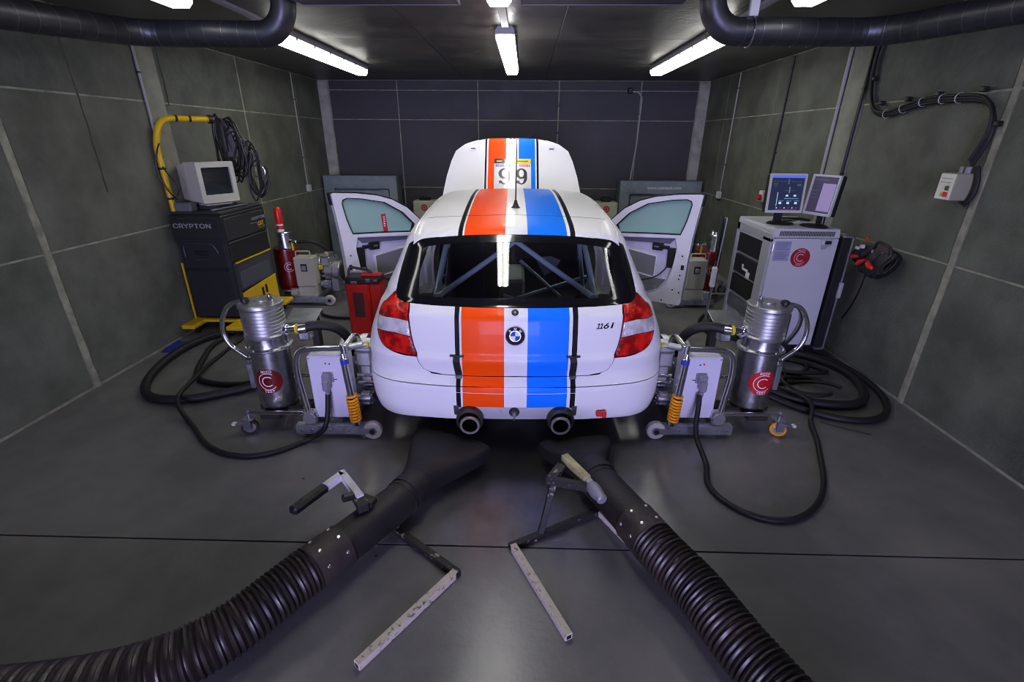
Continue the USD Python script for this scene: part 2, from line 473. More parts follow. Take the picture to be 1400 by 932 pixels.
lamp(-.185, 1.68, 3.53, "fluorescent ceiling light at the top picture edge, middle row", M_tube_mid)
lb = lamp(XLm - .06, 1.72, 3.57, "fluorescent ceiling light at the top picture edge above the yellow cart side", M_tube_dim)
copy(lb, (XR + .04, 1.68, HC), 0, "fluorescent ceiling light at the top picture edge above the computer cabinet side")
for x, y0, y1 in ((XLm, 3.6, 4.74), (XR, 3.56, 4.7), (-.195, 3.56, 4.68)):
    single("cable_trunking", bx((x - .03, y0, HC - .022), (x + .03, y1, HC), .002), M_house,
           "pale cable trunking between two ceiling lights in the " + {XLm: "row on the yellow cart side", XR: "row on the computer cabinet side"}.get(x, "middle row over the car"), "cable trunking", "ceiling cable trunking", False)

# spiral ducts
def duct(pts, r, label, collar):
    P = fillet(pts[:-2] + [pts[-2]], .22, 9)
    e0, e1 = np.asarray(pts[-3], float), np.asarray(pts[-2], float)
    dv = (e1 - e0) / np.linalg.norm(e1 - e0); RR = .19
    P = np.vstack([P[:-1], [e1 - dv * RR + dv * RR * math.sin(a) + V(0, 0, RR * (1 - math.cos(a))) for a in np.linspace(0, np.pi / 2, 12)], pts[-1]])
    # resample evenly
    s = np.r_[0, np.cumsum(np.linalg.norm(np.diff(P, axis=0), axis=1))]
    n = int(s[-1] / .010)
    q = np.stack([np.interp(np.linspace(0, s[-1], n), s, P[:, k]) for k in range(3)], 1)
    u = np.linspace(0, s[-1], n)
    rr = np.full(n, r)
    t = thing("ventilation_duct", label, "duct", q[0])
    part(t, "pipe", moved(tube(q, rr, 28), -q[0]), M_duct, 40)
    for sx in np.arange(.2, s[-1] - .30, .115):
        i = int(np.searchsorted(u, sx)); d_ = q[i + 1] - q[i - 1]
        part(t, "seam", moved(place(lathe([(r - .002, -.0025), (r + .002, -.002), (r + .002, .002), (r - .002, .0025)], 28), q[i], d_), -q[0]), M_seam, 40)
    e = q[-1]
    part(t, "ceiling_collar", moved(cyl((e[0], e[1], HC - .03), (e[0], e[1], HC), r + .03, 28), -q[0]), M_duct, 30)
    return t, q[0]
R_D = .082
dl, q0 = duct([(-3.16, 1.2, 2.40), (-2.85, 2.96, 2.485), (-2.72, 3.80, 2.535), (-1.68, 3.84, 2.535), (-1.68, 3.84, 2.75)], R_D, "round galvanised spiral duct with elbow, on the yellow cart side of the ceiling", 0)
part(dl, "pipe_clamp", moved(tube(np.array([V(-2.945, 2.42, 2.46) + .087 * (math.cos(a) * V(1, 0, 0) + math.sin(a) * V(0, 0, 1)) for a in np.linspace(0, 2 * np.pi, 30)]), .006, 6), -q0), M_steel)
part(dl, "hanger_wire", moved(cyl((-2.945, 2.42, 2.57), (-2.945, 2.42, HC), .004, 6), -q0), M_steel)
dr, q0 = duct([(2.80, 1.6, 2.53), (2.64, 2.95, 2.53), (2.33, 3.74, 2.535), (1.19, 3.72, 2.535), (1.19, 3.72, 2.75)], R_D, "round galvanised spiral duct with elbow, on the computer cabinet side of the ceiling", 0)
part(dr, "pipe_clamp", moved(tube(np.array([V(1.46, 3.725, 2.535) + .087 * (math.cos(a) * V(0, 1, 0) + math.sin(a) * V(0, 0, 1)) for a in np.linspace(0, 2 * np.pi, 30)]), .006, 6), -q0), M_steel)
part(dr, "hanger_bracket", moved(bx((1.43, 3.70, 2.62), (1.49, 3.73, HC)), -q0), M_grey)
# ================================================================== the car: one smooth skin F = 0, cut into panels
# car frame: x right, y forward from the rear bumper face, z up; its origin lies on the floor below the bumper
CAR_AT, CAR_ROT = V(-0.042, 2.50, 0), 1.48
_yprof = PchipInterpolator([.16, .22, .267, .34, .42, .498, .506, .512, .556, .562, .60, .668, .685, .75, .82, .90, .928, .945, .971, 1.0, 1.08, 1.34, 1.40, 1.5],
                           [.10, .045, .022, .004, .000, .004, .006, .022, .044, .050, .040, .026, .038, .046, .055, .070, .080, .100, .130, .152, .212, .405, .46, .60])
_w = PchipInterpolator([.15, .20, .30, .42, .52, .62, .75, .85, .93, .97, 1.0, 1.075, 1.19, 1.30, 1.38, 1.45, 1.6],
                       [.915, .930, .952, .962, .964, .962, .940, .900, .868, .850, .836, .800, .752, .716, .700, .684, .62])
_zt = PchipInterpolator([-.2, .25, .36, .45, .80, 1.2, 1.65, 2.05, 2.30, 2.45, 3.0, 3.1, 3.6, 4.05, 4.25, 4.5],
                        [1.30, 1.335, 1.352, 1.366, 1.412, 1.446, 1.464, 1.456, 1.425, 1.36, 1.055, 1.03, .97, .86, .74, .55])
_fy = PchipInterpolator([0, .2, .5, .75, .9, 1.2], [4.12, 4.20, 4.24, 4.18, 4.1, 3.9])
_pl = PchipInterpolator([-.5, 0, .5, 1.0, 2.5, 3.3, 4.0, 4.4], [.985, .988, 1.0, .985, .975, .985, .94, .90])

def _smoothed(f, lo, hi, sig, n=900):
    """The profile with its knots rounded off (so that reflections run smoothly)."""
    x = np.linspace(lo, hi, n); h = x[1] - x[0]
    k = np.exp(-.5 * (np.arange(-60, 61) * h / sig) ** 2); k /= k.sum()
    y = np.convolve(np.pad(f(np.clip(x, lo, hi)), 60, mode="edge"), k, mode="valid")
    return CubicSpline(x[::3], y[::3])
_w_s = _smoothed(_w, .15, 1.6, .028)


def smax(a, b, k):
    h = np.maximum(k - np.abs(a - b), 0) / k
    return np.maximum(a, b) + h * h * k * 0.25


def F(p):
    x, y, z = np.abs(p[..., 0]), p[..., 1], p[..., 2]
    slope = np.where(z > .95, .80, 1.0)
    rear = (_yprof(np.clip(z, .15, 1.5)) + .085 * (x / .75) ** 2.2 - y) * slope
    top = (z - (_zt(np.clip(y, -.2, 4.5)) - .030 * (x / .6) ** 2)) * np.where((y > 2.4) & (y < 3.05), .87, 1.0)
    side = (x - _w_s(np.clip(z, .15, 1.595)) * _pl(np.clip(y, -.5, 4.4))) * np.where(z > 1.0, .9, 1.0)
    front = y - (_fy(np.clip(z, 0, 1.2)) - .16 * (x / .75) ** 2.2)
    kr = np.where(z > 1.0, .22, .26)
    f = smax(rear, side, kr)
    f = smax(f, front, .25)
    return smax(f, top, np.where(y < .6, .055 + .05 * np.clip(y - .3, 0, .3) / .3, .105))


def _bisect(o, d, lo, hi, n=26):
    """The farthest point with F <= 0 along o + t d, t in lo..hi (F rises outwards)."""
    lo = np.full(o.shape[:-1], lo, float); hi = np.full(o.shape[:-1], hi, float)
    for _ in range(n):
        m = (lo + hi) / 2
        inside = F(o + d * m[..., None]) <= 0
        lo = np.where(inside, m, lo); hi = np.where(inside, hi, m)
    return o + d * ((lo + hi) / 2)[..., None]


AXIS_Y = 1.2


def map_wrap(u):          # (angle from straight back, height) -> skin
    u = np.asarray(u, float)
    o = np.stack([0 * u[:, 0], 0 * u[:, 0] + AXIS_Y, u[:, 1]], -1)
    d = np.stack([np.sin(u[:, 0]), -np.cos(u[:, 0]), 0 * u[:, 0]], -1)
    return _bisect(o, d, 0.02, 2.2)


def map_top(u):           # (x, y) -> skin
    u = np.asarray(u, float)
    o = np.stack([u[:, 0], u[:, 1], 0 * u[:, 0] + .5], -1)
    return _bisect(o, np.broadcast_to(V(0, 0, 1), o.shape), 0.0, 1.2)


def map_side(s):          # (y, z) -> skin of one side
    def g(u):
        u = np.asarray(u, float)
        o = np.stack([0 * u[:, 0], u[:, 0], u[:, 1]], -1)
        return _bisect(o, np.broadcast_to(V(s, 0, 0), o.shape), 0.0, 1.3)
    return g


def map_front(u):         # (x, z) -> skin at the nose
    u = np.asarray(u, float)
    o = np.stack([u[:, 0], 0 * u[:, 0] + 3.2, u[:, 1]], -1)
    return _bisect(o, np.broadcast_to(V(0, 1, 0), o.shape), 0.0, 1.4)


def gradF(p, e=2e-3):
    g = np.stack([F(p + e * V(*r)) - F(p - e * V(*r)) for r in np.eye(3)], -1)
    return g / np.maximum(np.linalg.norm(g, axis=-1, keepdims=True), 1e-9)


def flat_tri(poly, step, scale=(1, 1)):
    """Fills a 2-D polygon with well-shaped triangles: (points, faces, boundary loops)."""
    sc = np.asarray(scale, float)
    P = shapely.affinity.scale(poly, sc[0], sc[1], origin=(0, 0))
    P = P.buffer(0)
    if P.geom_type != "Polygon":
        P = max(P.geoms, key=lambda g: g.area)
    loops, pts = [], []
    for ringg in (P.exterior, *P.interiors):
        c = np.asarray(ringg.segmentize(step * .8).coords)[:-1]
        keep = [0]
        for i in range(1, len(c)):
            if np.linalg.norm(c[i] - c[keep[-1]]) > step * .05:
                keep.append(i)
        c = c[keep]
        loops.append(np.arange(len(c)) + sum(len(q) for q in pts)); pts.append(c)
    x0, y0, x1, y1 = P.bounds
    gx, gy = np.meshgrid(np.arange(x0, x1, step), np.arange(y0, y1, step * .87))
    gx = gx + (np.arange(gx.shape[0]) % 2)[:, None] * step / 2
    inner = P.buffer(-step * .45)
    g = np.stack([gx.ravel(), gy.ravel()], 1)
    if not inner.is_empty:
        g = g[shapely.contains_xy(inner, g[:, 0], g[:, 1])]
        pts.append(g)
    q = np.vstack(pts)
    t = Delaunay(q).simplices
    c = q[t].mean(1)
    t = t[shapely.contains_xy(P, c[:, 0], c[:, 1])]
    a = np.cross(np.c_[q[t[:, 1]] - q[t[:, 0]], np.zeros(len(t))], np.c_[q[t[:, 2]] - q[t[:, 0]], np.zeros(len(t))])[:, 2]
    t = np.where((a < 0)[:, None], t[:, ::-1], t)[np.abs(a) > 1e-10]
    return q / sc, t, loops


def patch(poly, fn, step=.02, thick=.012, lift=0.0, scale=(1, 1), edge=0.0):
    """A panel of the skin: the polygon draped over it, with thickness inwards; edge rounds the rim inwards a little."""
    poly = poly if isinstance(poly, shapely.Geometry) else Polygon(poly)
    q, t, loops = flat_tri(poly, step, scale)
    P = fn(q)
    N = gradF(P)
    P = P + N * lift
    tri = P[t]
    fn_ = np.cross(tri[:, 1] - tri[:, 0], tri[:, 2] - tri[:, 0])
    if (fn_ * N[t[:, 0]]).sum() < 0:
        t = t[:, ::-1]; loops = [l[::-1] for l in loops]
    n = len(P)
    inner = P - N * thick
    if edge:
        for l in loops:
            P[l] -= N[l] * edge
    faces = [t, t[:, ::-1] + n]
    for l in loops:
        a, b = l, np.roll(l, -1)
        faces += [np.stack([b, a, a + n], 1), np.stack([b, a + n, b + n], 1)]
    m = trimesh.Trimesh(np.vstack([P, inner]), np.vstack(faces), process=False)
    m.metadata["skin_normals"] = np.vstack([N, -N])
    return m


def sym(poly):
    return [(-a, b) for a, b in poly][::-1]


WS = (1.05, 1.0)   # metric scale of the (angle, height) maps
# ------------------------------------------------------------------ car materials
def stripe_mat(name, edges, base=(.80, .80, .815), shift=0.0):
    """White car paint with vinyl bands: edges = (x0, x1, colour), across the car."""
    stops = [(0.0, base)]
    for a, b, c in edges:
        stops += [((a + shift) + .5, c), ((b + shift) + .5, base)]
    n = {"tc": ("texture_coordinate", {}), "s": ("separate_xyz", {}), "a": ("math", {"math_type": "add", "value2": 0.5}),
         "r": ("rgb_ramp", {"ramp": stops, "interpolate": False}), "p": ("principled_bsdf", {"roughness": .38, "coat_weight": .10, "coat_roughness": .04, "coat_ior": 1.4, "specular_ior_level": .08})}
    return usdkit.material(stage, LK + name, n, [("tc.object", "s.vector"), ("s.x", "a.value1"), ("a.value", "r.fac"), ("r.color", "p.base_color")], surface="p.BSDF")


ORANGE, BLUE, BLK = (1.0, .082, .004), (.008, .20, .98), (.012, .012, .014)
M_stripe = stripe_mat("striped_car_paint", [(-.362, -.332, BLK), (-.321, -.069, ORANGE), (.066, .310, BLUE), (.330, .362, BLK)])
M_stripe_hood = stripe_mat("striped_hood_paint", [(-.312, -.290, BLK), (-.272, -.066, ORANGE), (.083, .274, BLUE), (.290, .312, BLK)], shift=-.042)
M_paint = mat("white_car_paint", (.80, .80, .815), .38, coat=1.0)
M_glass = pane("rear_window_glass", (.93, .95, .94), extra=.0)
M_doorglass = usdkit.material(stage, LK + "door_glass", {"t": ("transparent_bsdf", {"color": (.70, .90, .90)}), "d": ("principled_bsdf", {"base_color": (.62, .84, .80), "roughness": .1, "coat_weight": .3}),
                             "l": ("translucent_bsdf", {"color": (.62, .84, .80)}), "m0": ("mix_closure", {"fac": .5}), "m": ("mix_closure", {"fac": .62})},
                             [("d.BSDF", "m0.closure1"), ("l.BSDF", "m0.closure2"), ("t.BSDF", "m.closure1"), ("m0.closure", "m.closure2")], surface="m.closure")
M_frit = mat("black_glass_border", (.006, .006, .007), .12, coat=1.0)
M_liner = mat("dark_cabin", srgb(40, 38, 36), .9)
M_cage = mat("blue_grey_cage_paint", srgb(196, 214, 240), .45)
M_redlens = None
def lens(name, c1, c2, metal=0.0, scale=55.0):
    n = {"tc": ("texture_coordinate", {}), "mp": ("mapping", {"scale": (1, 1, 1)}), "v": ("voronoi_texture", {"scale": scale}), "no": ("noise_texture", {"scale": 14.0, "detail": 2.0}),
         "mr": ("map_range", {"from_min": .42, "from_max": .62, "to_min": 0, "to_max": 1, "clamp": True}), "mx": ("mix_color", {"a": c1, "b": c2}), "b": ("bump", {"strength": .5, "distance": .004}),
         "p": ("principled_bsdf", {"roughness": .3, "coat_weight": .35, "coat_roughness": .03, "metallic": metal, "specular_ior_level": .3})}
    return usdkit.material(stage, LK + name, n, [("tc.object", "mp.vector"), ("mp.vector", "v.vector"), ("mp.vector", "no.vector"), ("no.fac", "mr.value"), ("mr.result", "mx.fac"), ("mx.result", "p.base_color"),
                           ("v.distance", "b.height"), ("b.normal", "p.normal")], surface="p.BSDF")
M_redlens = lens("red_lamp_lens", (.24, .004, .004), (.85, .02, .012))
M_redlens2 = lens("dark_red_lamp_lens", (.26, .004, .004), (.72, .012, .008))
M_clearlens = lens("clear_lamp_lens", (.80, .78, .80), (.50, .48, .51), metal=.25, scale=90)
M_lamprim = mat("lamp_rim", (.10, .002, .002), .2, coat=1.0)
M_doorpanel = mat("door_trim_grey", srgb(118, 118, 120), .8)
M_alu = mat("aluminium_sheet", (.62, .62, .66), .3, metal=1.0)
M_badge_blue = mat("badge_blue", (.02, .08, .42), .6, spec=.15)
M_badge_white = mat("badge_white", (.8, .8, .84), .6, spec=.15)
M_badge_black = mat("badge_black", (.012, .012, .014), .6, spec=.12)
M_redstrap = mat("red_strap", (.60, .02, .015), .6)

car = thing("car", "white hatchback race car with orange and blue stripes, open doors and raised bonnet", "car", CAR_AT, CAR_ROT)
gap = lambda p, g=.003: Polygon(p).buffer(0).buffer(-g, join_style=1) if not isinstance(p, shapely.Geometry) else p.buffer(-g, join_style=1)
def mirrored_poly(half):
    """Half outline from the centre line over the right side back to the centre line -> closed outline."""
    return Polygon(list(half) + [(-a, b) for a, b in half[::-1]]).buffer(0)
def wrap_of(P):
    return np.stack([np.arctan2(P[:, 0], AXIS_Y - P[:, 1]), P[:, 2]], 1)

# outlines in (angle, height)
lampR = [(.6813, 1.0203), (.6522, .9896), (.6204, .9776), (.5943, .9739), (.5660, .9742), (.5405, .9351), (.5319, .8834), (.518, .791), (.5053, .7302), (.4863, .672), (.5428, .6736), (.5833, .680), (.6183, .687), (.6506, .6985), (.676, .714), (.700, .742), (.722, .782), (.738, .82), (.748, .87), (.745, .909), (.738, .9466), (.716, .985)]
glassT = [(0, 1.3416), (.1496, 1.3401), (.4389, 1.3305), (.5508, 1.3207), (.6808, 1.3005), (.7385, 1.2821), (.772, 1.2641)]
glassS = [(.7682, 1.2293), (.7434, 1.1527), (.7101, 1.0778), (.6813, 1.0203), (.6522, .9896), (.6204, .9776), (.5660, .9742)]
glassB = [(.4273, .9706), (.22, .9691), (0, .9698)]
hatchR = [(0, .9680), (.22, .9680), (.4273, .9695), (.5650, .9732), (.5400, .9351), (.5314, .8834), (.5175, .791), (.5048, .7302), (.4858, .672), (.4802, .6266), (.4666, .5811), (.4307, .5615), (.3814, .5575), (.2389, .5570), (0, .5585)]

glass_poly = mirrored_poly(glassT + glassS + glassB)
lamp_poly = Polygon(lampR)
# upper rim of the quarter panel follows the roof rail
xr = .645
railP = map_top(np.stack([np.full(14, xr), np.linspace(.47, 1.30, 14)], 1))
railW = wrap_of(railP)
body_half = [(0, .509), (.0584, .5085), (.2606, .503), (.3532, .5015), (.5041, .5015), (.6204, .503), (.75, .500), (.95, .492), (1.62, .488), (1.62, 1.33)] + [tuple(q) for q in railW[::-1] if q[0] < 1.60] + [(.770, 1.275), (.772, 1.2641)] + glassS
body_poly = mirrored_poly(body_half + [(0, .9742)])
arch_c, arch_r = V(.93, .31), .39
aa = np.linspace(0, 2 * np.pi, 60)
arch = Polygon(np.stack([np.arctan2(np.full(60, .955), AXIS_Y - (arch_c[0] + arch_r * np.cos(aa))), arch_c[1] + arch_r * np.sin(aa)], 1))
sglass = [(.97, 1.005), (1.56, .995), (1.56, 1.315), (1.16, 1.30), (1.06, 1.23)]
hatch_poly = mirrored_poly(hatchR)
b = body_poly
for q in (glass_poly.buffer(.004), mirrored_poly(hatchR).buffer(.003), lamp_poly.buffer(.002), shapely.affinity.scale(lamp_poly, -1, 1, origin=(0, 0)).buffer(.002), arch, shapely.affinity.scale(arch, -1, 1, origin=(0, 0)), Polygon(sglass).buffer(.003), Polygon(sym(sglass)).buffer(.003)):
    b = b.difference(q)
if b.geom_type != "Polygon":
    b = max(b.geoms, key=lambda g: g.area)
part(car, "rear_body_panel", patch(b, map_wrap, .022, .012, 0, WS, .003), M_stripe, 40)
part(car, "tailgate", patch(hatch_poly.buffer(-.002, join_style=1), map_wrap, .022, .014, .001, WS, .003), M_stripe, 40)

# bumper
bump_half = [(0, .5025), (.0584, .502), (.2606, .4965), (.3532, .495), (.5041, .495), (.6204, .4965), (.75, .4935), (.95, .4865), (1.30, .484), (1.30, .225), (.80, .225), (.70, .230), (.6188, .2377), (.4501, .2525), (.3228, .2573), (.1924, .268), (0, .270)]
bp = mirrored_poly(bump_half).difference(arch).difference(shapely.affinity.scale(arch, -1, 1, origin=(0, 0)))
plate_zone = Polygon([(-.303, .20), (-.303, .352), (-.24, .366), (.24, .366), (.303, .352), (.303, .20)])
bp = bp.difference(plate_zone)
for s in (-1, 1):
    bp = bp.difference(Point(s * .232, .272).buffer(.066))
if bp.geom_type != "Polygon":
    bp = max(bp.geoms, key=lambda g: g.area)
bumper = part(car, "rear_bumper", patch(bp, map_wrap, .022, .014, 0, WS, .003), M_stripe, 40)
part(bumper, "styling_crease", tube(map_wrap(np.stack([np.linspace(-.62, .62, 60), np.full(60, .462)], 1)) + V(0, .0021, 0), .0026, 6), M_paint, 40)
vp = plate_zone.buffer(-.003).intersection(Polygon([(-.5, .266), (.5, .266), (.5, .5), (-.5, .5)]))
for s in (-1, 1):
    vp = vp.difference(Point(s * .232, .272).buffer(.068))
vp = vp.geoms[0] if vp.geom_type != "Polygon" and False else (max(vp.geoms, key=lambda g: g.area) if vp.geom_type != "Polygon" else vp)
pl = part(car, "valance_plate", patch(vp, map_wrap, .022, .006, -.006, WS, .001), mat("silver_white_plate", srgb(196, 195, 205), .35, metal=.3), 40, label="silver white plate under the bumper stripes")
for fx in (-.155, -.075, .07, .15):
    p = map_wrap(V(fx, .335)[None])[0]
    part(pl, "screw", cyl(p + V(0, .004, 0), p + V(0, -.002, 0), .006, 10), M_zinc)
for s in (-1, 1):          # tape-edged brackets at both ends of the valance
    part(car, "valance_bracket", patch(Polygon([(s * .31, .30), (s * .285, .31), (s * .285, .372), (s * .31, .372)]), map_wrap, .015, .004, .004, WS), M_alu, 40)

# towing eye
p = V(-.006, -.002, .333)
tw = part(car, "towing_eye", cat(cyl(p + V(0, .03, 0), p + V(0, -.03, 0), .012, 14, c=.003), rot(trimesh.creation.torus(.018, .006, 20, 8), (0, 1, 0), 90, (0, 0, 0)).apply_translation(p + V(0, -.04, -.004))), M_zinc, 40)
part(car, "towing_eye_socket", place(lathe([(.016, 0), (.030, .0), (.032, .006), (.026, .014), (.016, .012)], 24), p + V(0, .012, 0), V(0, -1, 0)), M_soot)
# red tow strap
q = V(.530, .020, .315)
part(car, "tow_strap", cat(bx(q - V(.030, .008, .018), q + V(.028, .018, .018), .006), bx(q + V(.004, -.014, -.022), q + V(.032, .006, .020), .006)), M_redstrap, 30, label="folded red tow strap poking out of the bumper")

# exhaust tips
for s in (-1, 1):
    c = V(s * .275, -.055, .275)
    prof = [(.046, 0), (.060, 0), (.062, .004), (.062, .26), (.056, .26), (.050, .02), (.046, .02), (.046, 0)]
    ex = part(car, "exhaust_pipe", place(lathe([(.0, .22), (.047, .22), (.047, .006), (.050, 0), (.0605, 0), (.063, .005), (.063, .34), (0, .34)], 36), c, V(0, 1, 0)), mat("exhaust_black_%d" % (s + 1), srgb(34, 32, 31), .4, metal=.6), 35)
    part(ex, "tip_ring", place(lathe([(.0455, .003), (.0455, -.004), (.049, -.007), (.058, -.007), (.0615, -.003), (.0625, .006)], 36), c, V(0, 1, 0)), mat("exhaust_ring_%d" % (s + 1), srgb(150, 148, 142), .4, metal=.8), 35)
    part(ex, "shroud", place(lathe([(.066, .02), (.082, .03), (.084, .09), (.070, .10), (.066, .09)], 30), c + V(s * .004, 0, .012), V(0, 1, 0)), M_soot, 35)

# tail lights
cl = Polygon([(.80, .868), (.67, .879), (.6065, .8886), (.50, .879), (.49, .786), (.599, .8035), (.68, .797), (.80, .785)])
lp = lamp_poly.buffer(-.001)
for s in (-1, 1):
    P = (lambda g: shapely.affinity.scale(g, s, 1, origin=(0, 0)))
    tl = part(car, "tail_light", patch(P(lp), map_wrap, .014, .03, -.002, WS, .002), M_lamprim, 40)
    rest = lp.buffer(-.004).difference(cl.buffer(.0025))
    gs = sorted(rest.geoms, key=lambda g: -g.centroid.y)
    part(tl, "upper_lens", patch(P(gs[0]), map_wrap, .012, .008, .006, WS, .003), M_redlens, 40, label="red upper lens")
    part(tl, "clear_lens", patch(P(lp.buffer(-.004).intersection(cl.buffer(-.001))), map_wrap, .012, .008, .006, WS, .003), M_clearlens, 40, label="clear middle lens")
    part(tl, "lower_lens", patch(P(gs[1]), map_wrap, .012, .008, .006, WS, .003), M_redlens2, 40, label="red lower lens")

def glass_part(name, m, material, label=None):
    """A pane that takes its normals from the skin itself, so that reflections run clean."""
    p = part(car, name, m, material, False, label)
    g = UsdGeom.Mesh.Get(stage, p)
    g.CreateNormalsAttr(Vt.Vec3fArray.FromNumpy(m.metadata["skin_normals"].astype(np.float32)))
    g.SetNormalsInterpolation("vertex")
# rear window: black printed border and clear middle
clear = mirrored_poly([(0, 1.3036), (.443, 1.292), (.600, 1.272), (.625, 1.255), (.6021, 1.19), (.5529, 1.062), (.540, 1.022), (.515, 1.011), (.4253, 1.0100), (0, 1.0155)])
glass_part("window_border", patch(glass_poly.difference(clear), map_wrap, .013, .006, -.003, WS), M_frit, label="black printed border of the rear window")
glass_part("rear_window", patch(clear.buffer(.001), map_wrap, .008, .004, -.003, WS), M_glass)
# roof
cut = wrap_of(railP)[0]
tp = map_wrap(np.array([(a, b_) for a, b_ in glassT if a < .70]))
edge = [(min(q[0], xr), q[1] - .006) for q in tp] + [(xr, .455)]
roof_half = edge + [(xr, .7), (xr, 1.2), (xr, 1.7), (xr, 2.10), (.62, 2.24), (.50, 2.30), (.25, 2.345), (0, 2.355)]
part(car, "roof", patch(mirrored_poly(roof_half).buffer(-.002, join_style=1), map_top, .035, .016, .002, (1, 1), .003), M_stripe, 45)
part(car, "roof_seam", tube(map_top(np.stack([np.linspace(-.60, .60, 40), .74 + .03 * np.linspace(-1, 1, 40) ** 2], 1)) + V(0, 0, .0022), .0016, 5), M_liner, 40)
for s in (-1, 1):
    part(car, "roof_rail_strip", tube(map_top(np.stack([np.full(30, s * (xr + .003)), np.linspace(.52, 2.1, 30)], 1)) + V(0, 0, .002), .005, 6), M_paint, 40)
# antenna
ab = V(-.003, .955, 1.428)
an = part(car, "antenna", cat(moved(lathe([(0, .055), (.008, .053), (.013, .035), (.022, .012), (.034, .0), (0, 0)], 20), ab), moved(tube([(0, 0, .05), (.001, .03, .15), (.004, .09, .30), (.007, .16, .50)], [.0045, .004, .003, .002], 8), ab)), M_black, 40)

# badge, tailgate fittings
c0 = V(-.004, 0, .819); c0 = map_wrap(np.array([[np.arctan2(-.004, 1.145), .819]]))[0]
nb = gradF(c0[None])[0]
Rb = np.stack([V(1, 0, 0), np.cross(nb, V(1, 0, 0)), nb], 1)
bd = part(car, "round_badge", place(lathe([(0, 0), (.055, 0), (.055, .006), (.052, .009), (.0, .009)], 40), c0, R=Rb), M_badge_black, 35, label="round black ringed badge with blue and white quarters")
part(bd, "chrome_rim", place(lathe([(.0535, .006), (.0565, .006), (.058, .010), (.0565, .013), (.0535, .012), (.0535, .006)], 40), c0, R=Rb), M_steel, 35)
part(bd, "chrome_ring", place(lathe([(.031, .008), (.033, .008), (.0327, .0125), (.031, .0125), (.031, .008)], 40), c0, R=Rb), M_steel, 35)
for k in range(4):
    t = np.linspace(k * np.pi / 2, (k + 1) * np.pi / 2, 12)
    part(bd, "quadrant", place(prism([(0, 0)] + [(.031 * math.cos(a), .031 * math.sin(a)) for a in t], .0025), c0 + nb * .009, R=Rb), M_badge_blue if k % 2 == 1 else M_badge_white, False)
for ch, a in (("B", 135), ("M", 90), ("W", 45)):
    r_, u_ = math.radians(a - 90), math.radians(a)
    m = text(ch, .014, (0, 0, 0), (math.cos(r_), math.sin(r_), 0), (-math.sin(r_), math.cos(r_), 0), .002)
    m.apply_translation([.0425 * math.cos(u_), .0425 * math.sin(u_), .009])
    part(bd, "letter", place(m, c0, R=Rb), M_badge_white, False)
kp = map_wrap(np.array([[np.arctan2(-.006, 1.1), .945]]))[0]; kn = gradF(kp[None])[0]
kk = part(car, "washer_nozzle", place(lathe([(0, 0), (.021, 0), (.021, .006), (.016, .011), (.009, .011), (.007, .007), (0, .007)], 24), kp, kn), M_black, 35)
part(kk, "inner_cap", place(lathe([(0, .007), (.006, .007), (.005, .010), (0, .0105)], 14), kp, kn), M_grey, 35)
def drape_text(s, h, phi, z, width, shear=0.0):
    m = meshkit.text_mesh(s, h, .003, True)
    lo, hi = m.bounds
    m.apply_translation([-(lo[0] + hi[0]) / 2, 0, 0]); m.apply_scale([width / (hi[0] - lo[0]), 1, 1])
    v = m.vertices.copy()
    v[:, 0] += shear * v[:, 1]
    u = np.stack([phi + v[:, 0] / 1.16, z + v[:, 1]], 1)
    P = map_wrap(u)
    m.vertices = P + gradF(P) * (v[:, 2:] + .001)
    return m
M_dchrome = mat("dark_chrome", (.12, .12, .14), .2, metal=1.0)
for s, ph, w in (("1", .409, .018), ("1", .424, .018), ("6", .447, .030), ("i", .475, .012)):
    part(car, "model_letter", drape_text(s, .030, ph, .852, w, .35), M_dchrome, False)
# rubber latches over the tailgate edge
M_tape = mat("black_tape", (.014, .014, .016), .4)
for s, x in ((-1, -.349), (1, .341)):
    a = lambda xx, z, l: (lambda P: P + gradF(P[None])[0] * l)(map_wrap(np.array([[np.arctan2(xx, 1.15), z]]))[0])
    lt = part(car, "tailgate_latch", cat(tube([a(x - .002, .69, .004), a(x, .66, .010), a(x + .002, .62, .011), a(x + .004, .575, .012), a(x + .005, .555, .008), a(x + .006, .54, .004)], 1, profile=[(-.020, -.004), (.020, -.004), (.020, .004), (-.020, .004)], up=(1, 0, 0))), M_tape, 30)
    part(lt, "latch_bar", tube([a(x - .042, .689, .010), a(x, .689, .014), a(x + .042, .689, .010)], .0065, 8), M_black, 40)
    part(lt, "latch_buckle", cyl(a(x + .004, .60, .012), a(x + .004, .60, .020), .012, 14), M_black, 30)

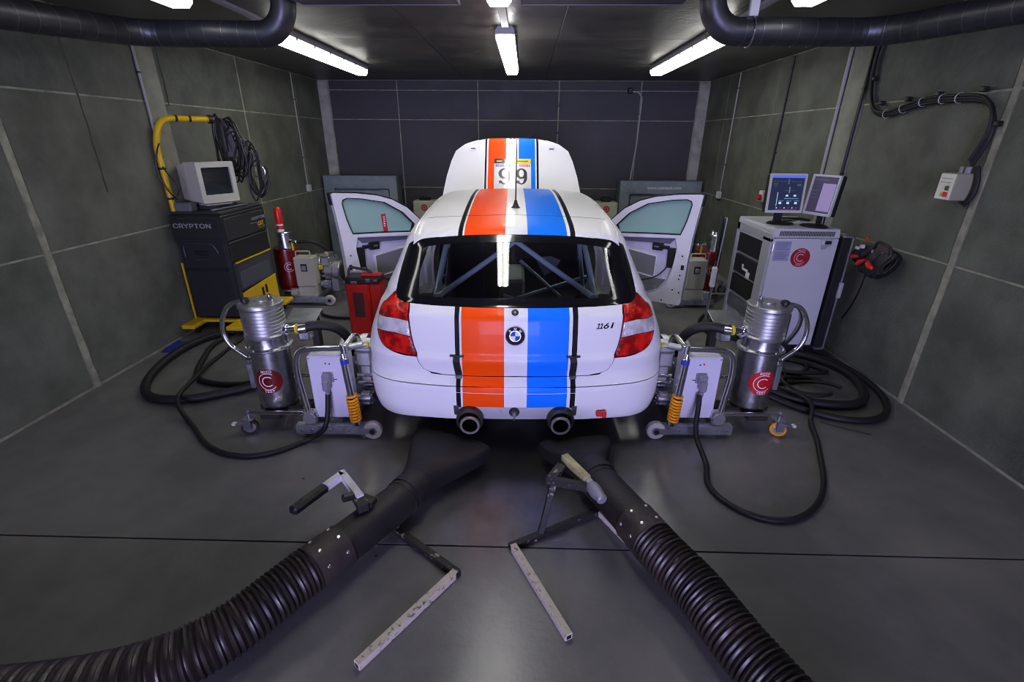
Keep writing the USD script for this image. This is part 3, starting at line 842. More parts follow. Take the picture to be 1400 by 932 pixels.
# sides: panels defined in (y, z)
fa_c = V(3.66, .31)
for s in (-1, 1):
    g = map_side(s)
    rearp = Polygon([(1.10, .26), (1.80, .26), (1.80, .97), (1.10, .97)]).difference(Point(*arch_c).buffer(.40))
    part(car, "rear_door", patch(rearp.buffer(-.004, join_style=1), g, .05, .02, 0, (1, 1), .003), M_paint, 40)
    part(car, "rear_door_window", patch(Polygon([(1.16, 1.00), (1.74, .995), (1.76, 1.32), (1.16, 1.32)]), g, .06, .004, -.004), M_frit, 40)
    frame = Polygon([(1.10, .975), (1.80, .975), (1.80, .29), (2.80, .29), (2.84, .97), (3.02, .99), (2.45, 1.345), (2.2, 1.385), (1.10, 1.385)]).difference(Polygon([(1.14, .985), (1.77, .985), (1.78, 1.335), (1.14, 1.335)])).difference(Polygon([(1.86, .33), (2.76, .33), (2.78, .97), (2.90, .985), (2.36, 1.33), (1.90, 1.345)]))
    part(car, "side_frame", patch(frame, g, .05, .03, 0, (1, 1), .003), M_paint, 40)
    part(car, "sill", patch(Polygon([(1.30, .17), (3.28, .17), (3.28, .285), (1.30, .285)]), g, .05, .03), M_paint, 40)
    fend = Polygon([(2.83, .25), (2.83, .965), (3.4, .935), (3.95, .84), (4.05, .60), (4.05, .25)]).difference(Point(*fa_c).buffer(.40))
    fend = max(fend.geoms, key=lambda q: q.area) if fend.geom_type != "Polygon" else fend
    part(car, "front_fender", patch(fend, g, .05, .02, 0, (1, 1), .003), M_paint, 40)
    part(car, "fender_top", patch(Polygon([(s * .70, 3.02), (s * .83, 3.02), (s * .82, 3.6), (s * .78, 3.95), (s * .66, 3.95)]), map_top, .04, .02), M_paint, 40)
    for cc in (arch_c, fa_c):
        w = part(car, "wheel_arch_liner", place(lathe([(.41, 0), (.43, 0), (.43, .24), (0.0, .24), (0.0, .23), (.41, .23)], 32), V(s * .93, cc[0], cc[1]), V(-s, 0, 0)).slice_plane((0, 0, .20), (0, 0, 1)), M_black, 40)
        disc = part(car, "brake_disc", place(lathe([(0, 0), (.06, 0), (.06, .02), (.16, .02), (.16, .045), (0, .045)], 32), V(s * .80, cc[0], cc[1]), V(-s, 0, 0)), M_cast, 35)
        part(disc, "caliper", bx((s * .74 - .04, cc[0] - .17, cc[1] + .02), (s * .74 + .04, cc[0] - .09, cc[1] + .14), .01), M_soot)
# nose, windscreen
nose = mirrored_poly([(0, .80), (.40, .79), (.70, .76), (.72, .24), (0, .20)])
nose = nose.difference(Polygon([(-.30, .56), (-.04, .56), (-.04, .70), (-.30, .70)])).difference(Polygon([(.30, .56), (.04, .56), (.04, .70), (.30, .70)])).difference(Polygon([(-.4, .28), (.4, .28), (.4, .42), (-.4, .42)]))
part(car, "front_bumper", patch(nose, map_front, .04, .02), M_paint, 40)
part(car, "grille", patch(Polygon([(-.42, .27), (.42, .27), (.42, .71), (-.42, .71)]), map_front, .06, .01, -.03), M_black, 40)
part(car, "windscreen", patch(mirrored_poly([(0, 2.375), (.25, 2.365), (.50, 2.325), (.56, 2.33), (.70, 2.98), (.4, 3.03), (0, 3.045)]), map_top, .06, .0008, -.004), M_glass, 40)

# bonnet, hinged open at the windscreen
TH50 = math.radians(50)
HB, HD, HN = V(0, 2.95, 1.05), V(0, math.cos(TH50), math.sin(TH50)), V(0, -math.sin(TH50), math.cos(TH50))
HX = -.036
def map_hood(lift=0.0):
    def g(u):
        u = np.asarray(u, float)
        h = .045 * (1 - np.clip(np.abs(u[:, 0] - HX) / .82, 0, 1) ** 2.4) + lift
        h = h - .10 * np.clip((u[:, 1] - .95) / .2, 0, 1) ** 2
        return HB + u[:, :1] * V(1, 0, 0) + u[:, 1:] * HD + h[:, None] * HN
    return g
def sheet(poly, g, step, thick):
    q, t, loops = flat_tri(poly, step)
    P = g(q)
    a = np.cross(P[t[:, 1]] - P[t[:, 0]], P[t[:, 2]] - P[t[:, 0]])
    if (a @ HN).sum() < 0:
        t = t[:, ::-1]; loops = [l[::-1] for l in loops]
    n = len(P)
    faces = [t, t[:, ::-1] + n]
    for l in loops:
        a_, b_ = l, np.roll(l, -1)
        faces += [np.stack([b_, a_, a_ + n], 1), np.stack([b_, a_ + n, b_ + n], 1)]
    return trimesh.Trimesh(np.vstack([P, P - HN * thick]), np.vstack(faces), process=False)
hh = [(0, 1.118), (.092, 1.115), (.273, 1.102), (.403, 1.058), (.552, .985), (.66, .895), (.708, .76), (.755, .55), (.785, .335), (.80, .12), (.78, 0), (.4, -.04), (0, -.05)]
hoodp = Polygon([(HX + a, b_) for a, b_ in hh] + [(HX - a, b_) for a, b_ in hh[::-1]]).buffer(0)
bon = part(car, "bonnet", sheet(hoodp, map_hood(), .035, .012), M_stripe_hood, 40)
part(bon, "inner_panel", sheet(hoodp.buffer(-.03), lambda u: map_hood()(u) - HN * .014, .05, .02), M_black, 40)
part(bon, "front_lip", sheet(Polygon([(HX + a, b_) for a, b_ in [(-.40, 1.058), (-.273, 1.104), (-.092, 1.117), (.092, 1.117), (.273, 1.104), (.40, 1.058), (.40, 1.048), (.273, 1.092), (.0, 1.108), (-.273, 1.092), (-.40, 1.048)]]), lambda u: map_hood(.0025)(u), .02, .006), M_black, 40)
for x in (-.496, .429):
    pc = map_hood()(np.array([[x, .905]]))[0]
    part(bon, "bonnet_pin", place(bx((-.030, -.016, -.002), (.030, .016, .010), .006), pc, R=np.stack([V(1, 0, 0), HD, HN], 1)), M_alu)
def sticker(x0, s0, x1, s1, lift, m, name, label=None):
    part(bon, name, sheet(sbox(x0, s0, x1, s1), map_hood(lift), .03, .001), m, 40, label)
M_stw = mat("sticker_white", (.82, .82, .84), .3, coat=1.0); M_sty = mat("sticker_yellow", (.85, .66, .01), .3, coat=1.0); M_stk = mat("sticker_black", (.012, .012, .014), .3, coat=1.0)
M_stp = mat("sticker_violet", (.10, .08, .42), .3, coat=1.0); M_str = mat("sticker_red", (.72, .05, .06), .3, coat=1.0)
sticker(-.242, .30, .184, .765, .0015, M_stw, "number_plate_sticker", "white start number sticker with the number 99")
sticker(-.242, .700, -.11, .765, .003, M_stk, "sticker_band", "black sticker band")
sticker(-.02, .700, .184, .765, .003, M_sty, "sticker_band", "yellow sticker band")
def flat_text(s, h, x, sv, material, lift=.003, width=None, mirror_=False, name="number"):
    m = meshkit.text_mesh(s, h, .002, True) if not hasattr(s, "bounds") else s
    lo, hi = m.bounds
    m.apply_translation([-(lo[0] + hi[0]) / 2, -(lo[1] + hi[1]) / 2, 0])
    if width: m.apply_scale([width / (hi[0] - lo[0]), 1, 1])
    v = m.vertices
    P = map_hood(lift)(np.stack([x + v[:, 0], sv + v[:, 1]], 1)) + v[:, 2:] * HN
    mm = trimesh.Trimesh(P, m.faces, process=False)
    part(bon, name, mm, material, False)
def nine(h):
    """A slab-serif 9 with a ball tail."""
    o = Point(0, .68).buffer(.32, quad_segs=20); o = shapely.affinity.scale(o, .93, 1.0)
    hole = shapely.affinity.scale(Point(-.0, .69).buffer(.235, quad_segs=16), .58, 1.0)
    t = np.linspace(0, 1, 24)
    bow_o = [(.298 - .00 * a, .68 - .30 * a) for a in t]
    arc = [(.30 * math.cos(-a * 2.55) * 1.0, .42 + .42 * math.sin(-a * 2.55) * .98) for a in t]
    arc_i = [(.15 * math.cos(-a * 2.45) + .0, .44 + .37 * math.sin(-a * 2.45)) for a in t]
    stem = Polygon([(.298, .70)] + arc + arc_i[::-1] + [(.14, .70)]).buffer(0)
    ball = Point(-.19, .16).buffer(.085)
    g = shapely.union_all([o.difference(hole), stem.difference(hole), ball]).buffer(.004)
    g = shapely.affinity.scale(g, h, h, origin=(0, 0))
    return cat([trimesh.creation.extrude_polygon(q, .0015, engine="earcut") for q in getattr(g, "geoms", [g])])
flat_text(nine(.215), 0, .073, .525, M_stk, .003)
flat_text(nine(.215), 0, -.125, .525, M_stk, .003)
for k in range(9):        # illegible small print on the sticker, as strokes
    x = -.225 + k * .022
    sticker(x, .655, x + .013, .690, .003, M_stp, "sticker_stroke")
for k in range(7):
    x = .050 + k * .018
    sticker(x, .655, x + .011, .690, .003, M_str, "sticker_stroke")
sticker(-.215, .722, -.15, .738, .0045, M_sty, "sticker_stroke")
sticker(.02, .727, .15, .736, .0045, M_stk, "sticker_stroke")
for k in range(2):
    x = -.066 + k * .042
    sticker(x, 1.070, x + .026, 1.088, .003, M_stk, "sticker_stroke")
for s in (-1, 1):          # struts that hold the bonnet up
    part(car, "bonnet_strut", cyl((s * .66, 3.25, .88), V(HX + s * .62, 0, 0) + HB + HD * .45 - HN * .03, .010, 8), M_steel)

# interior
part(car, "floor_pan", bx((-.80, .35, .20), (.80, 2.95, .24)), M_liner, False)
lin = []
part(car, "headliner", patch(mirrored_poly([(0, .50), (.60, .52), (.60, 2.25), (0, 2.30)]), map_top, .08, .01, -.03), M_liner, 40)
for s in (-1, 1):
    part(car, "side_trim", patch(Polygon([(.50, .50), (1.75, .28), (1.75, .95), (.50, .97)]).difference(Point(*arch_c).buffer(.43)), map_side(s), .08, .01, -.035), M_liner, 40)
    part(car, "cage_side_bar", cyl((s * .55, 1.92, 1.33), (s * .70, 1.92, .24), .020, 12), M_cage)
    part(car, "cage_stay", cyl((s * .545, .60, .882), (s * .548, 1.92, 1.335), .0215, 12), M_cage)
    part(car, "cage_brace", cyl((s * .525, .60, .885), (-s * .46, 1.92, 1.335), .0205, 12), M_cage)
    part(car, "cage_brace", cyl((s * .69, 1.92, .67), (0, 1.92, .44), .019, 12), M_cage)
    part(car, "cage_roof_bar", cyl((s * .54, 1.92, 1.345), (s * .52, 2.42, 1.33), .019, 12), M_cage)
    part(car, "strut_tower", bx((s * .42, .45, .24), (s * .70, .78, .86), .03), M_liner)
    part(car, "rear_shelf_panel", patch(Polygon([(s * .55, .965), (s * .30, .965), (s * .30, .60), (s * .45, .60)]) if False else Polygon([(s * .40, .955), (s * .535, .955), (s * .50, .70), (s * .40, .60)]), map_wrap, .05, .01, -.04, WS), M_liner, 40)
part(car, "cage_hoop_top", cyl((-.55, 1.92, 1.34), (.55, 1.92, 1.34), .020, 12), M_cage)
part(car, "cage_cross_bar", cyl((.05, 1.92, .82), (.44, 1.92, .47), .016, 10), M_cage)
part(car, "dashboard", bx((-.72, 2.62, .62), (.72, 2.95, .96), .05), M_liner)
part(car, "boot_floor", bx((-.62, .25, .26), (.62, 1.10, .56), .02), M_liner, False)
part(car, "tunnel_console", bx((-.12, 1.95, .24), (.10, 2.62, .62), .03), mat("console_grey", srgb(130, 138, 135), .6), label="pale grey console with gear lever")
def seat(x):
    prof = [(2.55, .28), (2.60, .44), (2.20, .42), (2.05, .50), (1.93, 1.10), (1.80, 1.12), (1.90, .45), (2.0, .28)]
    m = prism(Polygon(prof).buffer(.02), .44, R=np.array([[0, 0, 1], [1, 0, 0], [0, 1, 0]], float), at=(x - .22, 0, 0))
    w = [bx((x + k * .23 - .03, 1.86, .32), (x + k * .23 + .03, 2.12, .95), .025) for k in (-1, 1)]
    return cat(m, w)
part(car, "bucket_seat", seat(-.37), M_black, 35)
part(car, "white_sheet", trimesh.convex.convex_hull(np.array([(.20, 2.18, .79), (.36, 2.2, .80), (.46, 2.2, .76), (.40, 2.18, .66), (.30, 2.2, .60), (.30, 2.24, .70)])), mat("grey_cloth", srgb(150, 165, 185), .8), False)
part(car, "engine_block", cat(bx((-.30, 3.15, .30), (.30, 3.75, .78), .03), bx((-.22, 3.2, .76), (.18, 3.7, .86), .03)), M_soot, False)
part(car, "bulkhead", bx((-.74, 2.93, .24), (.74, 2.97, .94)), M_liner, False)

# front doors, swung open
def make_door(s):
    h0 = V(s * .92, 2.80, 0); e0 = V(1.76, 2.20, 0) if s > 0 else V(-1.66, 2.15, 0)
    u = (e0 - h0) / np.linalg.norm(e0 - h0); n = np.cross(u, V(0, 0, 1))
    if n[1] > 0: n = -n                                  # towards the cabin side, which faces the camera
    L = np.stack([u, V(0, 0, 1), np.cross(u, V(0, 0, 1))], 1)
    sg = 1 if (L[:, 2] @ n) > 0 else -1
    def ex(poly, d0, d1):                                # slab between two distances from the door's mid plane, along n
        a, b_ = sorted((sg * d0, sg * d1))
        return place(trimesh.creation.extrude_polygon(poly, b_ - a, engine="earcut"), h0 + L[:, 2] * a, R=L)
    outer = Polygon([(.02, .40), (.03, .93), (.149, 1.082), (.288, 1.212), (.449, 1.302), (.608, 1.352), (.839, 1.388), (1.045, 1.402), (1.068, 1.394), (1.026, 1.005), (1.01, .752), (1.007, .556), (1.0, .315), (.985, .283), (.642, .275), (.08, .285)])
    glass = Polygon([(.215, 1.04), (.247, .959), (.575, .985), (.905, 1.006), (.93, 1.08), (.951, 1.15), (.978, 1.30), (.965, 1.335), (.92, 1.350), (.77, 1.333), (.536, 1.283), (.345, 1.173)]).buffer(0)
    inner = Polygon([(.10, .905), (.319, .925), (.86, .968), (.891, .864), (.865, .649), (.821, .491), (.731, .397), (.632, .353), (.10, .345)]).buffer(.0)
    d = part(car, "front_door", cat(ex(outer.difference(glass).difference(inner.buffer(.02).buffer(-.02)), -.055, .012)), M_paint, 30)
    part(d, "outer_skin", ex(outer.difference(Polygon([(-1, .99), (2, .99), (2, 2), (-1, 2)])).buffer(-.004), -.075, -.056), M_paint, 30)
    part(d, "window_seal", ex(outer.buffer(.014).difference(outer.buffer(.001)).intersection(Polygon([(.08, 1.0), (1.2, 1.33), (1.2, 1.6), (.08, 1.6)])), -.06, -.01), M_rubber, False)
    part(d, "window_pane", ex(glass.buffer(.012), -.030, -.026), M_doorglass, False)
    if s < 0:
        stk = part(d, "red_sticker", ex(shapely.affinity.rotate(sbox(.515, .985, .565, 1.165), -4), -.0255, -.0245), mat("door_sticker_red", srgb(190, 40, 52), .5), False, label="red sticker strip on the window")
        for k in range(5):
            part(stk, "print_stroke", ex(sbox(.532, 1.04 + .022 * k, .550, 1.052 + .022 * k), -.0245, -.0240), M_stw, False)
    part(d, "pane_seal", ex(glass.buffer(.002).difference(glass.buffer(-.007)), -.03, .0145), M_rubber, False)
    part(d, "inner_sheet", ex(inner.buffer(-.002), -.052, -.046), mat("door_cavity_white_%d" % (s + 1), srgb(205, 203, 220), .5), False)
    trim = Polygon([(.20, .795), (.359, .795), (.677, .754), (.671, .534), (.438, .566), (.20, .60)])
    part(d, "trim_plate", ex(trim.buffer(.012).difference(trim.buffer(-.004)), -.046, -.028), M_paint, False)
    part(d, "trim_insert", ex(trim, -.046, -.034), M_doorpanel, False, label="grey insert of the inner door sheet")
    part(d, "trim_lower", ex(Polygon([(.30, .545), (.44, .548), (.66, .52), (.80, .52), (.72, .41), (.62, .365), (.2, .36)]), -.046, -.036), M_doorpanel, False)
    part(d, "belt_rail", ex(Polygon([(.12, .922), (.319, .930), (.86, .974), (.86, .996), (.319, .952), (.12, .94)]), -.02, .020), M_paint, False)
    part(d, "belt_shadow_rail", ex(Polygon([(.15, .87), (.8, .90), (.85, .962), (.319, .922), (.15, .905)]), -.046, -.02), mat("belt_grey_%d" % (s + 1), srgb(96, 98, 112), .6), False)  # grey rail right below the belt rail
    part(d, "lock", cat(ex(sbox(.800, .66, .862, .86), -.046, .0), ex(sbox(.66, .845, .80, .875), -.046, .006)), M_black, False)
    lk = part(d, "inner_handle", ex(sbox(.64, .83, .73, .895).buffer(.006), -.04, .004), M_black, False)
    part(d, "handle_lever", ex(sbox(.655, .855, .70, .872), .004, .012), M_zinc, False)
    pts = lambda *q: np.array([h0 + u * a + V(0, 0, b_) + n * c for a, b_, c in q])
    part(d, "cable", tube(spline(pts((.80, .66, -.02), (.74, .58, -.015), (.60, .50, -.015), (.42, .46, -.02)), 30), .006, 8), M_black, 40)
    part(d, "striker_plate", ex(sbox(.955, .66, .985, .71), .012, .016), M_black, False)
    for a, b_ in ((.955, .80), (.955, .60), (.95, .56), (.90, .44), (.97, .42), (.80, .31)):
        part(d, "grommet", ex(Point(a, b_).buffer(.008), .012, .015), M_black, False)
    mp = h0 + u * .16 + V(0, 0, 1.02)
    part(d, "wing_mirror", place(trimesh.convex.convex_hull(np.array([(x, y, z) for x in (-.06, .06) for y, z in ((-.05, -.045), (.05, -.05), (.06, .03), (.03, .06), (-.04, .05))])), mp - n * .16 + u * .02, R=np.stack([n, u, V(0, 0, 1)], 1)), M_paint, 30)
    part(d, "pull_handle", place(rot(trimesh.convex.convex_hull(np.array([(x, y, z) for x in (-.09, .09) for y in (-.012, .012) for z in (-.012, .012)])), (0, 0, 1), 0), h0 + u * .90 + V(0, 0, .87) - n * .10, R=np.stack([u, n, V(0, 0, 1)], 1)), M_paint, 30)
    return d
make_door(-1); make_door(1)
# ================================================================== wheel hub dynamometers
CR = math.radians(CAR_ROT)
CROT = np.array([[math.cos(CR), -math.sin(CR), 0], [math.sin(CR), math.cos(CR), 0], [0, 0, 1]])
def car2w(p): return CROT @ np.asarray(p, float) + CAR_AT
M_redcyl = mat("dark_red_enamel", srgb(120, 14, 18), .3, col2=srgb(92, 8, 12), scale=3, coat=.6)
M_redlogo = mat("red_sticker", srgb(190, 18, 30), .35, coat=.5)
M_ltr = mat("white_print", srgb(225, 222, 225), .5)
M_box = mat("lilac_white_enamel", srgb(208, 206, 222), .38)
M_beige = mat("beige_enamel", srgb(176, 176, 158), .5)
M_amber = mat("amber_polyurethane", srgb(240, 158, 18), .4)
M_wheelw = mat("white_nylon_wheel", srgb(214, 206, 202), .5, col2=srgb(190, 180, 178), scale=8)
M_plug = mat("grey_connector", srgb(140, 140, 150), .45, metal=.3)
M_bluetape = mat("blue_band", srgb(40, 60, 170), .4)
M_yellowfit = mat("yellow_fitting", srgb(210, 190, 40), .4)
M_tubes = mat("polished_tube", (.72, .73, .76), .22, metal=1.0)
M_hose = mat("black_hose", srgb(17, 17, 19), .6, bump=.05, bscale=120)


def cyl_logo(P, ax, ay, r, z0, ang, R, material, parent, txt=True, lw=.0045):
    """Round company mark wrapped on a vertical cylinder: disc, ring, double C and the two words."""
    def drape(m, lift):
        v = m.vertices.copy()
        a = ang + v[:, 0] / r
        m = m.copy()
        m.vertices = np.stack([ax + (r + lift + v[:, 2]) * np.cos(a), ay + (r + lift + v[:, 2]) * np.sin(a), z0 + v[:, 1]], 1)
        return m
    def flat(poly, d):
        q, t, loops = flat_tri(poly, .008)
        n = len(q)
        f = [t, t[:, ::-1] + n]
        for l in loops:
            b_ = np.roll(l, -1)
            f += [np.stack([b_, l, l + n], 1), np.stack([b_, l + n, b_ + n], 1)]
        return trimesh.Trimesh(np.vstack([np.c_[q, np.full(n, d)], np.c_[q, np.zeros(n)]]), np.vstack(f), process=False)
    disc = P("round_sticker", drape(flat(Point(0, 0).buffer(R, quad_segs=16), .001), .0005), material, parent)
    def arc(rad, a0, a1, w=lw):
        t = np.radians(np.linspace(a0, a1, 26))
        return shapely.LineString(np.stack([rad * np.cos(t), rad * np.sin(t)], 1)).buffer(w / 2, cap_style=2)
    P("ring_mark", drape(flat(arc(R * .66, 55, 318), .001), .0018), M_ltr, disc)
    P("letter_mark", drape(flat(arc(R * .38, 45, 315, lw * 1.5), .001), .0018), M_ltr, disc)
    if txt:
        for s, zz in (("ROTO", R * .80), ("TEST", -R * .80)):
            m = meshkit.text_mesh(s, R * .20, .0006, True)
            lo, hi = m.bounds
            m.apply_translation([-(lo[0] + hi[0]) / 2, zz - R * .10, 0])
            m.apply_scale([R * .72 / (hi[0] - lo[0]), 1, 1])
            m = m.subdivide_to_size(.02)
            P("lettering", drape(m, .0022), M_ltr, disc)
    return disc


def helix_rings(a, b, r, n, w):
    a, b = np.asarray(a, float), np.asarray(b, float)
    return [a + (b - a) * (k + .5) / n for k in range(n)]


def dyno(m, shift, name_label, style="rear"):
    """m: side (-1, 1). shift: where the unit stands, in the car's frame, from the place at the rear wheel."""
    o = V(1.35 + shift[0], .45 + shift[1], 0)
    t = thing("hub_dynamometer", name_label, "dynamometer", car2w((m * o[0], o[1], 0)), CAR_ROT, "wheel hub dynamometers")
    off = V(1.35, .45, 0)
    def P(nm, mesh, material, parent=t, smooth=35, label=None):
        mm = moved(mesh, -off)
        return part(parent, nm, mirror(mm) if m < 0 else mm, material, smooth, label)
    def PT(nm, mesh, material, parent=t, smooth=False, label=None):      # already in final (unmirrored) coordinates about the unit's origin
        return part(parent, nm, mesh, material, smooth, label)
    rear = style == "rear"
    # chassis
    for y0, s in ((.20, 1), (.86, -1)):
        ch = cat(bx((.985, y0 - .004, .035), (1.47, y0, .098), .001), bx((.985, y0 - .004, .095), (1.47, y0 + s * .05, .100), .001), bx((.985, y0 - .004, .034), (1.47, y0 + s * .05, .039), .001))
        rl = P("chassis_rail", ch, M_zinc, smooth=False)
        if s > 0:
            for a in (1.03, 1.11, 1.24, 1.36, 1.43):
                P("bolt", cyl((a, y0 - .004, .067), (a, y0 - .010, .067), .008, 8), M_steel, rl)
    for yy in (.20, .86):
        w = P("wheel", place(lathe([(0, -.024), (.016, -.024), (.016, -.020), (.057, -.024), (.063, -.017), (.064, 0), (.063, .017), (.057, .024), (.016, .020), (0, .020)], 32), (.955, yy + .01, .064), V(0, 1, 0)), M_wheelw)
        P("axle_cap", cyl((.955, yy - .024, .064), (.955, yy - .014, .064), .018, 12), M_soot, w)
        P("hub_ring", place(lathe([(.016, 0), (.030, 0), (.030, .004), (.016, .004)], 20), (.955, yy - .0148, .064), V(0, 1, 0)), M_plug, w)
        P("wheel_fork", bx((.955, yy - .018, .042), (1.05, yy - .013, .09), .004), M_zinc)
    P("cross_rail", bx((1.40, .20, .04), (1.45, .86, .09)), M_zinc, smooth=False)
    P("cross_rail", bx((1.12, .20, .04), (1.17, .86, .09)), M_zinc, smooth=False)
    # outrigger with castors
    for yy in (.25, .80):
        P("outrigger_tube", cyl((1.36, yy, .165), (1.80, yy, .165), .0135, 14, c=.003), M_chrome)
        cs = P("castor", cat(bx((1.765, yy - .038, .122), (1.835, yy + .038, .128), .002), cyl((1.80, yy, .112), (1.80, yy, .185), .011, 12), cyl((1.80, yy, .110), (1.80, yy, .123), .030, 18),
                              bx((1.780, yy - .034, .045), (1.842, yy - .029, .123), .003), bx((1.780, yy + .029, .045), (1.842, yy + .034, .123), .003)), M_zinc)
        P("tyre", place(lathe([(.036, -.018), (.051, -.018), (.0545, -.011), (.0545, .011), (.051, .018), (.036, .018), (.036, -.018)], 28), (1.808, yy, .0548), V(.5, 1, 0)), M_amber if (m > 0 and rear) else M_soot, cs)
        P("rim", place(lathe([(0, -.016), (.037, -.013), (.037, .013), (0, .016)], 20), (1.808, yy, .0548), V(.5, 1, 0)), M_cast, cs)
        P("brake_lever", bar((1.80, yy - .03, .118), (1.880, yy - .045, .106), .034, .007), M_zinc, cs)
        P("brake_pad", bx((1.868, yy - .062, .095), (1.894, yy - .028, .116), .005), M_wheelw, cs)
    P("outrigger_clamp", cat(bx((1.33, .215, .095), (1.42, .27, .20), .014), cyl((1.375, .21, .145), (1.375, .275, .145), .042, 20)), M_cast)
    # electronics box
    if rear:
        bxp = P("electronics_box", bx((1.105, .255, .128), (1.345, .42, .585), .008), M_box, smooth=False)
        P("warning_dot", cyl((1.225, .256, .536), (1.225, .252, .536), .006, 12), M_redstrap, bxp)
        P("indicator", cyl((1.20, .256, .532), (1.20, .251, .532), .005, 10), M_bluetape, bxp)
        P("socket_plate", bx((1.185, .249, .40), (1.255, .256, .475), .003), M_cast, bxp)
        P("plug", cat(bx((1.195, .205, .395), (1.25, .252, .475), .010), bx((1.20, .185, .36), (1.245, .235, .44), .010), cyl((1.222, .21, .36), (1.222, .21, .325), .013, 12)), M_plug, bxp)
        P("handle_mark", bx((1.165, .2525, .418), (1.185, .2555, .424), .001), M_soot, bxp)
        for a in (1.12, 1.33):
            for z in (.145, .57):
                P("screw", cyl((a, .256, z), (a, .2525, z), .005, 8), M_steel, bxp)
    else:
        bxp = P("electronics_box", cat(bx((1.115, .255, .215), (1.345, .42, .575), .012), bx((1.118, .258, .085), (1.342, .42, .211), .010)), M_beige, smooth=False)
        P("socket_plate", bx((1.19, .249, .405), (1.265, .256, .495), .003), M_soot, bxp)
        P("plug", bx((1.20, .225, .42), (1.25, .252, .475), .008), M_plug, bxp)
        P("lifting_handle", tube(fillet([(1.15, .30, .57), (1.15, .30, .64), (1.32, .30, .64), (1.32, .30, .57)], .02), .008, 8), M_beige)
    # roll bar, strut and junction
    if rear:
        P("roll_bar", tube(fillet([(1.385, .24, .17), (1.412, .24, .50), (1.385, .24, .635), (1.25, .24, .648), (1.09, .24, .652)], .11, 10), .0205, 16), M_tubes)
        P("roll_bar_joint", cat(cyl((1.085, .24, .625), (1.085, .24, .678), .026, 14, c=.004)), M_steel)
        P("clamp_arm", cat(cyl((1.085, .29, .635), (1.0, .34, .632), .022, 14, c=.004), cyl((1.0, .335, .632), (.976, .345, .632), .014, 10)), M_cast)
        P("roll_bar_stay", tube(fillet([(1.09, .24, .652), (1.09, .50, .652), (1.09, .56, .50)], .08), .0205, 12), M_tubes)
        sh = P("strut", cat(cyl((1.082, .205, .60), (1.068, .205, .33), .0255, 20, c=.002), cyl((1.0825, .205, .60), (1.084, .205, .632), .020, 14, r2=.014, c=.002)), M_tubes)
        P("strut_band", cyl((1.0815, .205, .592), (1.0805, .205, .560), .0262, 20), M_bluetape, sh)
        P("spring_cup", cyl((1.068, .205, .335), (1.067, .205, .322), .036, 20, c=.003), M_amber, sh)
        P("strut_rod", cyl((1.067, .205, .33), (1.058, .205, .10), .014, 12), M_soot, sh)
        k = np.linspace(0, 1, 8 * 14)
        P("coil_spring", tube(np.stack([1.067 - .009 * k + .031 * np.cos(k * 8 * 2 * np.pi), .205 + .031 * np.sin(k * 8 * 2 * np.pi), .318 - .175 * k], 1), .0088, 8), M_amber, sh)
        P("strut_foot", cat(bx((1.03, .20, .10), (1.085, .235, .145), .006)), M_zinc, sh)
    # absorber body with hub shaft
    hy, hz = .93, .31
    P("absorber", place(lathe([(0, 0), (.15, 0), (.175, .012), (.175, .06), (.165, .07), (.165, .11), (.175, .12), (.175, .20), (.15, .22), (0, .22)], 40), (1.12, hy - .06, hz), V(1, 0, 0)), M_cast)
    P("hub_flange", place(lathe([(0, 0), (.13, 0), (.14, .01), (.14, .035), (.075, .05), (.075, .24), (0, .24)], 32), (.90, hy, hz), V(1, 0, 0)), M_steel)
    for k in range(8):
        a = k * math.pi / 4
        P("flange_bolt", cyl((.905, hy + .11 * math.cos(a), hz + .11 * math.sin(a)), (.885, hy + .11 * math.cos(a), hz + .11 * math.sin(a)), .011, 6), M_zinc)
    if rear:
        P("hub_shaft", cyl((.8005, hy, hz), (.92, hy, hz), .05, 20), M_steel)
    P("bearing_housing", cat(bx((.982, .46, .235), (1.10, .80, .50), .03), bx((.978, .43, .42), (1.10, .62, .545), .02)), M_cast)
    P("housing_lid", bx((.978, .42, .545), (1.09, .60, .575), .008), M_zinc)
    P("fitting_ring", cyl((1.01, .45, .575), (1.01, .45, .60), .018, 12), M_yellowfit)
    for k, z in enumerate((.30, .355, .455)):
        P("housing_rib", cyl((.979, .45, z), (1.10, .45, z), .014, 12, c=.003), M_chrome)
    P("axle_tube", cat(cyl((.985, .36, .225), (1.09, .36, .225), .032, 18, c=.005), bx((.99, .335, .18), (1.06, .385, .27), .008)), M_zinc)
    P("bolt_cluster", cat([cyl((.975, .36 + dy, .225 + dz), (.986, .36 + dy, .225 + dz), .007, 6) for dy, dz in ((-.02, .03), (.02, .03), (-.02, -.03), (.02, -.03), (0, .0))]), M_steel)
    # tall cylinder
    ax0, ay0 = (1.672, .45) if rear else (1.475 + (.10 if m < 0 else 0), .62)
    tilt = -.0
    if rear:
        body = P("cylinder", place(lathe([(0, .135), (.10, .135), (.122, .150), (.127, .165), (.127, .565), (.120, .578), (0, .58)], 48), (ax0, ay0, 0)), M_steel, label="brushed steel cylinder")
        P("flange", place(lathe([(.10, .572), (.150, .572), (.154, .578), (.150, .586), (.125, .590), (.119, .602), (.119, .662), (.10, .662)], 48), (ax0, ay0, 0)), M_steel)
        prof = [(.10, .660), (.132, .660), (.134, .672)]
        for k in range(7):
            z = .685 + k * .024
            prof += [(.126, z), (.1315, z + .004), (.1315, z + .016), (.126, z + .020)]
        prof += [(.134, .862), (.138, .866), (.138, .884), (.130, .890), (0, .890)]
        hd = P("finned_head", place(lathe(prof, 48), (ax0, ay0, 0)), M_cast, smooth=25)
